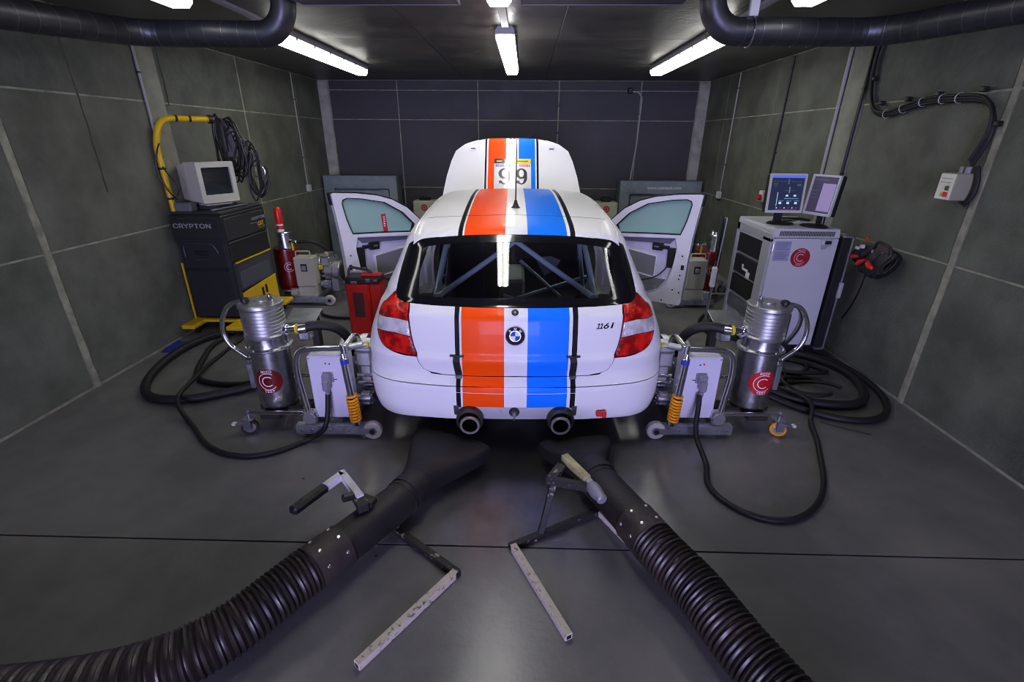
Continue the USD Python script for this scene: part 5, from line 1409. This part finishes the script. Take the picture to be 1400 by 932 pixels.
dk = single("dock_box", bx((-3.365, 4.585, 1.2125), (-3.205, 4.695, 1.295), .01), mat("dock_grey", srgb(96, 98, 98), .5), "small grey box beside the tube monitor on the cart", "box")
single("monitor_riser", bx((-3.30, 4.74, 1.2125), (-3.05, 5.10, 1.25), .006), M_cart2, "flat dark riser under the beige tube monitor", "riser")

# red and white can on top of the parked dynamometer
so = car2w((-2.845, 3.33, .826))
sp = thing("spray_can", "red and white can standing on the parked dark red dynamometer behind the cart", "can", so)
part(sp, "can", lathe([(0, 0), (.035, 0), (.038, .006), (.038, .10), (.036, .105), (0, .105)], 20), M_ltr, 40, "white lower half")
part(sp, "sleeve", lathe([(.0375, .09), (.041, .095), (.044, .17), (.042, .245), (.030, .28), (.014, .29), (0, .29)], 20), mat("bright_red_plastic", srgb(215, 28, 22), .35), 40, "red upper half")
part(sp, "white_label", lathe([(.0385, .03), (.0392, .03), (.0392, .07), (.0385, .07)], 20), M_redlogo, 40)

# ================================================================== computer cabinet
M_cab = mat("cabinet_grey_white", srgb(182, 184, 190), .42)
M_cab2 = mat("cabinet_edge_grey", srgb(158, 160, 165), .45)
CB = V(2.40, 4.50, 0)
cb = thing("computer_cabinet", "grey white computer rack cabinet on wheels with round red emblem", "cabinet", CB)
PB = lambda nm, m, mt, par=None, sm=False, lb=None: part(par or cb, nm, moved(m, -CB), mt, sm, lb)
x0, x1, y0, y1, zt = 2.12, 2.68, 4.14, 4.86, 1.19
PB("cabinet_body", cat(bx((x0 + .03, y0 + .02, .12), (x1, y1, zt - .10), .004), bx((x0, y0 + .03, zt - .14), (x1, y1, zt - .015), .004)), M_cab)
PB("top_lid", trimesh.convex.convex_hull(np.array([(x0 - .0, y0, zt - .075), (x1, y0, zt - .075), (x1, y1, zt - .03), (x0, y1, zt - .03), (x0 + .005, y0 + .01, zt - .005), (x1 - .005, y0 + .01, zt - .005), (x0 + .01, y0 + .03, zt), (x1 - .01, y0 + .03, zt), (x1 - .01, y1, zt), (x0 + .01, y1, zt)])), M_cab)
door = PB("side_door", bx((x0 + .012, y0 - .006, .125), (x1 - .004, y0 + .02, zt - .082), .004), M_cab)
for k in range(34):
    xx = x0 + .055 + k * (x1 - x0 - .11) / 33
    PB("vent_slot", bar((xx - .002, y0 - .004, zt - .062), (xx + .003, y0 + .002, zt - .022), .006, .006, up=(0, 1, 0), c=.001), M_black)
PB("notice", bx((x0 + .03, y0 - .0085, .915), (x0 + .165, y0 - .0055, 1.085), .0005), mat("notice_violet", srgb(140, 142, 170), .5), door)
for k in range(9):
    z = 1.072 - k * .017
    if k != 4:
        PB("notice_line", bx((x0 + .04, y0 - .0095, z - .004), (x0 + .155 - .012 * (k % 3), y0 - .008, z), .0003), mat("notice_ink", srgb(98, 98, 125), .6) if "notice_ink" not in MATS else MATS["notice_ink"], door)
# round emblem
ec = V(2.385, y0 - .006, .945)
em = PB("round_emblem", cyl(ec, ec - V(0, .004, 0), .082, 40), mat("dark_red_emblem", srgb(140, 24, 34), .4), door, 30, "round dark red emblem with a double C")
def arcm(rad, a0, a1, w):
    t_ = np.radians(np.linspace(a0, a1, 30))
    g = shapely.LineString(np.stack([rad * np.cos(t_), rad * np.sin(t_)], 1)).buffer(w / 2, cap_style=2)
    return prism(g, .0012, R=np.array([[1, 0, 0], [0, 0, -1], [0, 1, 0]], float), at=ec - V(0, .0038, 0))
M_pink = mat("emblem_pink", srgb(205, 140, 150), .5)
PB("ring_mark", arcm(.052, 50, 320, .006), M_pink, em)
PB("letter_mark", arcm(.030, 45, 315, .009), M_pink, em)
for s, dz in (("ROTO", .064), ("TEST", -.064)):
    PB("lettering", text(s, .015, ec + V(0, -.0038, dz), (1, 0, 0), (0, 0, 1), .001, True, True, .062), M_pink, em)
PB("handle_plate", bx((2.53, y0 - .022, 1.055), (2.625, y0 - .004, 1.105), .006), M_cab, door)
PB("handle_display", bx((2.555, y0 - .026, 1.064), (2.61, y0 - .02, 1.095), .003), M_black, door)
PB("handle_bracket", trimesh.convex.convex_hull(np.array([(2.535, y0 - .02, 1.055), (2.60, y0 - .02, 1.055), (2.545, y0 - .004, 1.01), (2.57, y0 - .004, 1.01), (2.535, y0 - .004, 1.055), (2.60, y0 - .004, 1.055)])), M_cab2, door)
for z in (.25, 1.0):
    PB("hinge", cyl((x0 + .014, y0 - .010, z), (x0 + .014, y0 - .010, z + .06), .006, 8), M_steel, door)
# rack side facing the car
PB("rack_frame", cat(bx((x0 - .004, y0 + .02, .12), (x0 + .03, y0 + .16, zt - .09), .003), bx((x0 - .004, y1 - .06, .12), (x0 + .03, y1, zt - .05), .003), bx((x0 - .004, y0 + .02, zt - .12), (x0 + .03, y1, zt - .05), .003), bx((x0 - .004, y0 + .02, .10), (x0 + .03, y1, .16), .003)), M_cab2)
for z, h, mt in ((.86, .20, M_black), (.66, .18, M_black), (.46, .18, M_black), (.30, .13, mat("rack_grey", srgb(92, 96, 102), .5))):
    u_ = PB("rack_unit", bx((x0 + .004, y0 + .165, z), (x0 + .032, y1 - .065, z + h), .003), mt)
    PB("unit_edge", bx((x0 - .001, y0 + .17, z + .005), (x0 + .005, y1 - .08, z + .012), .001), M_zinc, u_)
ru = PB("white_marks", cat(bx((x0 - .001, 4.48, .72), (x0 + .006, 4.60, .74), .001), bx((x0 - .001, 4.58, .74), (x0 + .006, 4.61, .77), .001), bx((x0 - .001, 4.43, .66), (x0 + .006, 4.50, .725), .001)), M_ltr)
PB("blue_indicator", bx((x0 - .004, y0 + .17, .315), (x0 + .005, y0 + .20, .37), .004), M_bluetape)
# open glass front door and open rear door
PB("glass_door", bar((1.99, 4.95, .03), (2.03, 4.95, 1.16), .012, .05, up=(0, 1, 0)), M_zinc)
PB("lock_cover", bx((1.965, 4.90, .44), (2.02, 4.945, .66), .012), M_ltr)
PB("door_glass", place(bx((-.003, -.20, .04), (.003, .20, 1.12), .001), (2.06, 5.13, .03), R=trimesh.transformations.rotation_matrix(math.radians(-18), (0, 0, 1))[:3, :3]), pane("smoked_door_glass", (.25, .27, .28)))
PB("rear_door", bx((x1 + .012, 4.10, .12), (x1 + .075, 4.52, 1.12), .006), M_black)
PB("rear_door_edge", cat(bx((x1 + .078, 4.085, .10), (x1 + .094, 4.11, 1.145), .003), bx((x1 + .010, 4.085, 1.125), (x1 + .094, 4.12, 1.145), .003), bx((x1 + .010, 4.085, .10), (x1 + .094, 4.12, .118), .003)), M_zinc)
PB("rear_door_lock", bx((x1 + .072, 4.07, .60), (x1 + .105, 4.10, .74), .006), M_cab2)
PB("plinth", bx((x0 + .04, y0 + .03, .085), (x1 - .01, y1 - .02, .122), .003), M_black)
for xx in (x0 + .09, x1 - .07):
    for yy in (y0 + .08, y1 - .09):
        PB("castor", cyl((xx - .018, yy, .044), (xx + .018, yy, .044), .044, 20, c=.004), M_black, None, 40)
PB("castor_ring", place(lathe([(.026, 0), (.036, 0), (.036, .006), (.026, .006), (.026, 0)], 24), (x1 - .07, y0 + .03, .045), V(0, -1, 0)), M_zinc)
# loose cables on the cabinet side
PB("side_cable", cat(tube(spline([(2.40, 4.11, .52), (2.47, 4.08, .48), (2.50, 4.07, .36), (2.46, 4.08, .22), (2.42, 4.10, .12)], 30), .010, 8), bx((2.385, 4.09, .14), (2.415, 4.13, .44), .006)), M_hose, None, 40)

def flat_screen(name, label, at, right, w, h, lean, panel_mat, frame_m, pieces):
    at = V(*at); r = V(*right); r /= np.linalg.norm(r); f = V(r[1], -r[0], 0)
    u = V(0, 0, 1) * math.cos(lean) - f * math.sin(lean); n = np.cross(r, u)
    R = np.stack([r, u, n], 1)
    t = thing(name, label, "monitor", at)
    Q = lambda nm, m, mt, par=None, lb=None: part(par or t, nm, place(m, (0, 0, 0), R=R), mt, False, lb)
    zc = .095
    Q("frame", prism(rrect(-w / 2, zc, w / 2, zc + h, .008).difference(sbox(-w / 2 + .016, zc + .022, w / 2 - .016, zc + h - .016)), .018, at=(0, 0, .012)), frame_m)
    Q("back_case", bx((-w / 2 + .001, zc + .001, -.048), (w / 2 - .001, zc + h - .001, .0125), .008), M_black)
    sc = Q("screen", bx((-w / 2 + .014, zc + .020, .011), (w / 2 - .014, zc + h - .014, .020), 0), panel_mat, None, "lit screen")
    for nm, a, b_, c, d, mt in pieces:
        ww, hh_ = w - .032, h - .038
        Q(nm, bx((-w / 2 + .016 + a * ww, zc + .022 + b_ * hh_, .0195), (-w / 2 + .016 + c * ww, zc + .022 + d * hh_, .0208), 0), mt, sc)
    T = np.stack([r, -f, V(0, 0, 1)], 1)
    part(t, "neck", place(bx((-.035, .046, .012), (.035, .08, .17), .008), (0, 0, 0), R=T), M_black, False)
    part(t, "foot", place(lathe([(0, 0), (.115, 0), (.118, .006), (.10, .016), (.03, .022), (0, .022)], 32), (0, 0, 0), R=T @ np.diag([1, .8, 1])), M_black, 30)
    return t
def glow(name, c, s): return mat(name, tuple(x * .3 for x in c), .3, emit=c, estr=s)
G_nav = glow("screen_navy", srgb(38, 46, 74), .75); G_blue = glow("screen_blue", srgb(84, 110, 230), .9); G_cy = glow("screen_cyan", srgb(120, 170, 200), .8); G_gry = glow("screen_grey", srgb(70, 84, 110), .8)
G_wh = glow("screen_white", srgb(190, 205, 230), .9); G_rd = glow("screen_red", srgb(150, 60, 90), .8); G_vio = glow("screen_violet", srgb(66, 58, 84), .7); G_lil = glow("screen_lilac", srgb(150, 136, 185), .7)
M_frame = mat("monitor_frame_silver", srgb(190, 192, 192), .4)
pcs = [("title_bar", 0, .93, 1, 1, G_blue)]
for k in range(8): pcs.append(("text_row", .06 + .11 * k, .82, .06 + .11 * k + .07, .84, G_gry))
pcs += [("text_row", .08, .74, .22, .77, G_gry), ("text_row", .12, .68, .20, .70, G_gry), ("text_row", .80, .70, .92, .76, G_gry), ("text_row", .50, .75, .56, .90, G_gry), ("text_row", .58, .50, .60, .68, G_cy), ("text_row", .45, .56, .75, .575, G_gry)]
pcs += [("gauge", .50, .40, .58, .45, G_wh), ("gauge", .74, .40, .82, .45, G_wh), ("line", .46, .335, .90, .35, G_cy), ("trace", .24, .12, .255, .52, G_wh), ("trace", .20, .50, .30, .515, G_gry)]
for k in range(3): pcs.append(("gauge", .32 + .24 * k, .18, .40 + .24 * k, .245, G_wh)); pcs.append(("line", .30 + .24 * k, .275, .46 + .24 * k, .285, G_cy))
for k in range(6): pcs.append(("button", .26 + .12 * k, .05, .29 + .12 * k, .09, G_rd if k % 2 else G_wh))
pcs.append(("line", .2, .0, .9, .02, G_rd))
flat_screen("flat_monitor", "wider flat monitor with blue title bar and gauges, on the computer cabinet nearest the car", (2.285, 4.40, 1.1905), (1, .0, 0), .315, .33, .10, G_nav, M_frame, pcs)
flat_screen("flat_monitor", "turned flat monitor showing a pale violet page, on the computer cabinet nearest the wall", (2.512, 4.265, 1.1905), (.38, -.925, 0), .255, .33, .10, G_vio, M_frame, [("page", .42, .05, .95, .82, G_lil), ("text_row", .05, .6, .3, .62, G_gry), ("text_row", .05, .5, .28, .52, G_gry), ("text_row", .05, .4, .3, .42, G_gry), ("text_row", .05, .9, .6, .92, G_gry)])
cable([(2.40, 4.60, 1.201), (2.48, 4.56, 1.201), (2.56, 4.60, 1.201), (2.62, 4.55, 1.201), (2.64, 4.62, 1.201), (2.55, 4.68, 1.201), (2.42, 4.68, 1.201)], .008, "thin black cables lying behind the monitors on the computer cabinet", "cable", "monitor_cable", 60, M_black)

# ================================================================== against the back wall
M_crate = mat("steel_crate_grey", srgb(136, 146, 152), .42, metal=.2, col2=srgb(112, 122, 128), scale=3)
M_crate2 = mat("steel_crate_recess", srgb(100, 110, 116), .45, metal=.2)
def crate(label, x0, x1, h, tx):
    o = V((x0 + x1) / 2, 8.45, 0)
    t = thing("steel_crate", label, "steel crate", o)
    Q = lambda nm, m, mt, sm=False: part(t, nm, moved(m, -o), mt, sm)
    Y = 8.28
    Q("back_plate", bx((x0 + .01, Y + .09, .0), (x1 - .01, 8.64, h - .01), .004), M_crate2)
    hole = rrect(x0 + .16, .12, x1 - .13, h - .20, .03)
    Q("front_frame", prism(rrect(x0, 0, x1, h, .012).difference(hole), .10, R=np.array([[1, 0, 0], [0, 0, -1], [0, 1, 0]], float), at=(0, Y + .10, 0)), M_crate)
    Q("inner_frame", prism(rrect(x0 + .19, .15, x1 - .16, h - .235, .02).difference(rrect(x0 + .28, .22, x1 - .25, h - .33, .02)), .05, R=np.array([[1, 0, 0], [0, 0, -1], [0, 1, 0]], float), at=(0, Y + .10, 0)), M_crate)
    Q("corner_gusset", trimesh.convex.convex_hull(np.array([(x1 - .15, y, z) for y in (Y + .02, Y + .09) for z in (h - .22,)] + [(x1 - .30, Y + .02, h - .22), (x1 - .30, Y + .09, h - .22), (x1 - .15, Y + .02, h - .42), (x1 - .15, Y + .09, h - .42)])), M_crate)
    Q("edge_strip", bx((x0 - .004, Y - .004, h - .012), (x1 + .004, Y + .12, h + .003), .002), mat("crate_edge", srgb(132, 140, 146), .4, metal=.4) if "crate_edge" not in MATS else MATS["crate_edge"])
    Q("lettering", text("www.rototest.com", .042, (tx, Y - .001, h - .105), (1, 0, 0), (0, 0, 1), .002, True, True, .56), mat("faded_print_%d" % (x0 > 0), srgb(*((205, 210, 215) if x0 > 0 else (128, 138, 142))), .5))
    for xx in (x0 + .06, x1 - .06):
        Q("rivet", cyl((xx, Y + .001, h - .06), (xx, Y - .004, h - .06), .008, 8), M_zinc)
crate("grey steel crate with faded lettering behind the open car door, yellow cart side", -3.40, -2.165, 1.30, -2.79)
crate("grey steel crate with clear white lettering behind the open car door", 1.565, 2.90, 1.255, 2.29)
def control_box(x, label, lamp_):
    o = V(x, 8.40, 0)
    t = thing("control_box", label, "control box", o)
    part(t, "case", bx((-.19, -.14, .02), (.19, .14, .91), .015), M_beige, False)
    part(t, "round_emblem", cyl((.0, -.139, .80), (.0, -.144, .80), .055, 28), mat("small_red_emblem_%d" % (x > 0), srgb(150, 30, 40), .4), 30)
    part(t, "emblem_core", place(lathe([(.022, 0), (.032, 0), (.032, .003), (.022, .003), (.022, 0)], 24), (0, -.144, .80), V(0, -1, 0)), M_pink, 30)
    part(t, "base", bx((-.17, -.12, 0), (.17, .12, .022), .003), M_black, False)
    if lamp_:
        part(t, "head", cat(bx((-.09, -.06, .91), (.09, .06, .99), .02), cyl((0, -.06, .95), (0, -.075, .95), .028, 16)), M_black, 30)
    else:
        part(t, "head", bx((-.10, -.06, .91), (.10, .06, .955), .015), M_black, 30)
control_box(-1.72, "pale box with flat black head and small red emblem by the back wall", False)
control_box(1.36, "pale box with tall black camera head and red emblem by the back wall", True)

# ================================================================== red case beside the car
RC = V(-1.60, 4.42, 0)
rc = thing("red_case", "tall red plastic case with black carrying handle standing beside the car", "case", RC)
Q = lambda nm, m, mt, sm=False, lb=None: part(rc, nm, moved(m, -RC), mt, sm, lb)
M_redp = mat("red_case_plastic", srgb(196, 26, 16), .4)
a0, a1, b0, b1 = -1.70, -1.475, 4.30, 4.50
Q("body", trimesh.convex.convex_hull(np.array([(x, y, z) for x in (a0 + .015, a1 - .015) for y in (b0, b1) for z in (.0, .60)] + [(x, y, z) for x in (a0, a1) for y in (b0 + .015, b1 - .015) for z in (.01, .595)])), M_redp)
Q("rear_body", trimesh.convex.convex_hull(np.array([(x, y, z) for x in (a1 + .005, a1 + .10) for y in (b0 + .02, b1) for z in (0, .615)])), M_redp)
Q("recess_panel", bx((a0 + .065, b0 - .004, .27), (a1 - .06, b0 + .01, .52), .004), mat("recess_brown", srgb(78, 40, 34), .6))
Q("black_lid", bx((a0 - .004, b0 - .006, .60), (a1 + .105, b1, .665), .012), M_black)
Q("latch", bx((a0 + .06, b0 - .014, .608), (a0 + .12, b0 - .004, .632), .003), M_steel)
Q("latch", bx((a1 - .02, b0 - .014, .625), (a1 + .02, b0 - .004, .66), .003), M_steel)
Q("latch", bx((a1 + .05, b0 - .014, .635), (a1 + .09, b0 - .004, .65), .003), M_steel)
Q("handle", tube(fillet([(a0 + .03, b0 + .03, .66), (a0 + .04, b0 + .06, .755), (a1 - .0, b0 + .08, .715), (a1 + .03, b0 + .08, .66)], .03), .012, 8), M_black, 40)
Q("red_grip", bx((a0 + .14, b0 + .04, .664), (a1 + .11, b0 + .12, .69), .01), M_redp)

# ================================================================== fixtures on the walls
def conduit(name, pts, r, label, cat_, material, clips=(), axis=(1, 0, 0), ends=(), wallx=None, grp=None):
    o = V(*pts[0])
    t = thing(name, label, cat_, o, 0, grp)
    part(t, "pipe", moved(tube(fillet(pts, .12, 8) if len(pts) > 2 else np.array(pts, float), r, 10), -o), material, 40)
    for c in clips:
        part(t, "clip", moved(bx(V(*c) - (.018 if abs(axis[1]) > .5 else .0115, .0115 if abs(axis[1]) > .5 else .018, .008), V(*c) + (.018 if abs(axis[1]) > .5 else .0115, .0115 if abs(axis[1]) > .5 else .018, .008), .003), -o), M_black, False)
    for nm, m, mt in ends:
        part(t, nm, moved(m, -o), mt, False)
    return t
M_pipe = mat("conduit_grey", srgb(150, 152, 148), .5)
conduit("conduit", [(WL + .012, 7.74, 2.74), (WL + .012, 7.75, 1.20)], .010, "slim grey conduit down to a small socket on the wall behind the yellow cart", "conduit", M_pipe, [(WL + .012, 7.745, z) for z in (2.4, 1.6)], (1, 0, 0), [("socket", bx((WL + .001, 7.70, 1.10), (WL + .05, 7.80, 1.20), .008), M_grey)])
conduit("conduit", [(WL + .016, 4.69, 2.75), (WL + .016, 4.69, 1.0)], .012, "grey conduit running down the wall beside the yellow boom", "conduit", M_pipe, [(WL + .016, 4.69, z) for z in (2.4, 1.7)])
conduit("conduit", [(WL + .014, 4.98, 2.75), (WL + .012, 5.0, 2.35), (WL + .012, 4.985, 2.15)], .005, "short thin black wire hanging down the wall next to the joint strip", "wire", M_black)
conduit("conduit", [(WR - .012, 7.53, 2.74), (WR - .012, 7.56, 1.17)], .010, "slim grey conduit down to a small socket on the wall behind the computer cabinet", "conduit", M_pipe, [(WR - .012, 7.54, z) for z in (2.55, 1.55)], (1, 0, 0), [("socket", bx((WR - .05, 7.51, 1.07), (WR - .001, 7.61, 1.17), .008), M_grey), ("socket_foot", bx((WR - .045, 7.52, 1.04), (WR - .001, 7.60, 1.072), .01), M_black)])
conduit("cable_run", [(WR - .014, 6.11, 2.74), (WR - .014, 6.12, 1.9), (WR - .014, 6.14, 1.317)], .011, "black cable down to the switch with the red button behind the computer cabinet", "cable", M_black, [(WR - .014, 6.11, z) for z in (2.62, 2.3, 1.98, 1.75)], (1, 0, 0))
es = V(WR - .03, 6.15, 1.25)
et = thing("emergency_switch", "white wall switch with red button behind the computer cabinet", "switch", es)
part(et, "case", bx((-.035, -.05, -.065), (.029, .05, .065), .008), M_grey, False)
part(et, "red_button", cyl((-.035, -.02, -.01), (-.075, -.02, -.01), .034, 18, c=.006), M_redstrap, 30)
conduit("conduit", [(WR - .020, 5.06, 2.75), (WR - .020, 5.06, 1.32)], .016, "grey conduit down the edge of the pale joint strip behind the monitors", "conduit", M_pipe, [(WR - .02, 5.075, 2.52)])
conduit("cable_run", [(WR - .022, 4.735, 2.75), (WR - .022, 4.745, 1.3)], .012, "straight black cable down the near edge of the pale joint strip", "cable", M_black, [(WR - .020, 4.74, z) for z in (2.3, 1.6)])
# bundled supply cables to the switch box
pts = [(WR - .035, 4.60, 2.72), (WR - .035, 4.60, 2.24), (WR - .035, 4.50, 2.115), (WR - .035, 4.05, 2.135), (WR - .035, 3.62, 2.145), (WR - .035, 3.42, 2.10), (WR - .035, 3.345, 1.98), (WR - .035, 3.36, 1.85), (WR - .040, 3.395, 1.748)]
t = thing("cable_bundle", "bundle of black supply cables tied along the wall to the switch box", "cables", pts[0])
o = V(*pts[0])
for dx, dy, dz, r in ((.002, 0, 0, .0135), (.006, .014, -.016, .012), (-.014, -.008, .016, .011)):
    part(t, "cable", moved(tube(spline([(p[0] + dx * .8, p[1] + dy * (.4 if k < 2 else -.6), p[2] + dz * (.0 if k < 1 else 1)) for k, p in enumerate(pts)], 90), r, 9), -o), M_hose, 45)
_cp = spline(pts, 300)
for y in (4.34, 4.17, 3.98, 3.80, 3.66):
    i = int(np.argmin(np.abs(_cp[:, 1] - y) + (_cp[:, 2] > 2.25)))
    part(t, "cable_tie", moved(place(lathe([(.0305, -.003), (.033, -.003), (.033, .003), (.0305, .003), (.0305, -.003)], 18), _cp[i] + V(-.001, 0, 0), _cp[i + 1] - _cp[i - 1]), -o), M_grey, 40)
for y, z in ((4.61, 2.36), (4.44, 2.165), (4.15, 2.175), (3.86, 2.185), (3.50, 2.185), (3.315, 1.98)):
    part(t, "wall_clip", moved(bx((WR - .05, y - .016, z - .016), (WR - .0055, y + .016, z + .016), .006), -o), M_black, False)
sb = V(WR - .06, 3.40, 1.60)
t = thing("switch_box", "beige motor switch box with green and red buttons on the wall under the cable bundle", "switch box", sb)
part(t, "case", bx((-.085, -.062, -.085), (.054, .062, .085), .006), mat("switch_case", srgb(150, 148, 128), .55), False)
part(t, "face_plate", bx((-.0905, -.058, -.081), (-.084, .058, .081), .002), mat("face_plate", srgb(222, 222, 205), .5), False)
part(t, "green_button", bx((-.099, -.040, -.022), (-.090, -.012, .006), .003), mat("green_button", srgb(30, 90, 50), .4), False)
part(t, "red_button", bx((-.101, -.042, -.062), (-.090, -.010, -.032), .003), M_redstrap, False)
part(t, "warning_triangle", prism([(.000, -.060), (.022, -.060), (.011, -.038)], .0015, R=np.array([[0, 0, -1], [1, 0, 0], [0, 1, 0]], float), at=(-.0905, 0, 0)), M_yellowfit, False)
for z in (.05, .025):
    part(t, "label_line", bx((-.0912, -.045, z), (-.0902, .045, z + .004), 0), M_plug, False)
for y in (-.03, .015):
    part(t, "cable_gland", cyl((0, y, .083), (0, y, .125), .017, 10), M_plug, 30)
part(t, "cable_tail", tube(spline([(.02, -.06, .13), (.03, -.085, .05), (.03, -.088, -.05), (.02, -.06, -.11)], 24), .016, 8), M_hose, 40)
# straps hung on the wall
ho = V(WR - .06, 3.88, 1.06)
t = thing("tie_down_straps", "bunch of black and orange red tie down straps hung on the wall", "straps", ho)
part(t, "wall_hook", cat(bx((-.07, -.10, -.004), (.058, .10, .008), .003), cyl((.058, 0, 0), (-.09, 0, 0), .012, 8)), M_zinc, False)
def stp(pts, w, material, nm):
    part(t, nm, tube(spline(pts, 40), 1, profile=[(-w, -.006), (w, -.006), (w, .006), (-w, .006)], up=(0, 1, 0)), material, 40)
part(t, "ratchet_handle", tube(fillet([(-.06, .03, .02), (-.07, -.01, .085), (-.07, -.16, .06), (-.06, -.17, -.01)], .03), .011, 8), M_soot, 40)
part(t, "ratchet_plate", bx((-.075, -.15, .01), (-.05, -.01, .065), .006), mat("strap_brown", srgb(70, 58, 54), .6), False)
for k, (y, z, w) in enumerate(((.16, -.05, .040), (.10, -.08, .045), (.05, -.11, .05), (-.01, -.12, .05), (-.07, -.12, .055), (-.12, -.12, .05), (-.16, -.10, .035))):
    stp([(-.05, y - .02, .02), (-.085 - .01 * (k % 2), y, z * .5), (-.10, y + .01, z), (-.09, y - .01, z - .05), (-.05, y - .03, z - .02), (-.03, y - .02, 0)], w, M_rubber, "black_strap")
for y, z, dz, r_ in ((.15, -.075, .0, .017), (.06, -.105, -.02, .019), (-.055, -.10, .03, .022)):
    part(t, "red_strap", tube(spline([(-.105, y + .045, z - .01 + dz), (-.125, y, z), (-.118, y - .05, z + .012 - dz)], 16), [r_ * .5 + r_ * .5 * math.sin(math.pi * q) for q in np.linspace(.1, .95, 16)], 10), mat("strap_red_%d" % int(abs(y) * 100), srgb(200, 38, 24), .5), 40, "orange red strap end")
part(t, "red_hook", bx((-.06, .13, .055), (-.04, .17, .085), .008), M_redstrap, False)
part(t, "metal_hook", cat(tube(spline([(-.06, .18, -.01), (-.075, .205, -.05), (-.075, .22, -.085), (-.065, .20, -.095)], 20), .011, 8), bx((-.11, .10, .0), (-.08, .14, .03), .006), bx((-.11, .15, -.02), (-.085, .19, .005), .006)), mat("pale_hook", srgb(205, 200, 205), .4), 40)
part(t, "hanging_strap", tube(spline([(-.04, .06, -.12), (-.02, .10, -.30), (-.01, .16, -.50), (-.01, .24, -.66)], 30), 1, profile=[(-.008, -.002), (.008, -.002), (.008, .002), (-.008, .002)], up=(0, 1, 0)), M_black, 40)
# back wall pipe with camera
t = conduit("conduit", [(1.70, YB - .02, 2.60), (1.80, YB - .02, 2.60), (1.87, YB - .02, 2.52), (1.855, YB - .02, 1.8), (1.80, YB - .02, 1.15)], .014, "pale conduit bending up the back wall to a small black camera", "conduit", M_pipe, [(1.86, YB - .02, 2.27)], (0, 1, 0), [("camera", bx((1.625, YB - .09, 2.57), (1.70, YB - .001, 2.65), .012), M_black)])
for x, z, lb in ((.515, 2.40, "upper"), (.505, 1.98, "lower")):
    single("wall_hook", bx((x - .025, YB - .035, z - .02), (x + .025, YB - .001, z + .02), .008), M_black, f"small black bracket on the back wall above the bonnet, {lb} of two", "bracket")
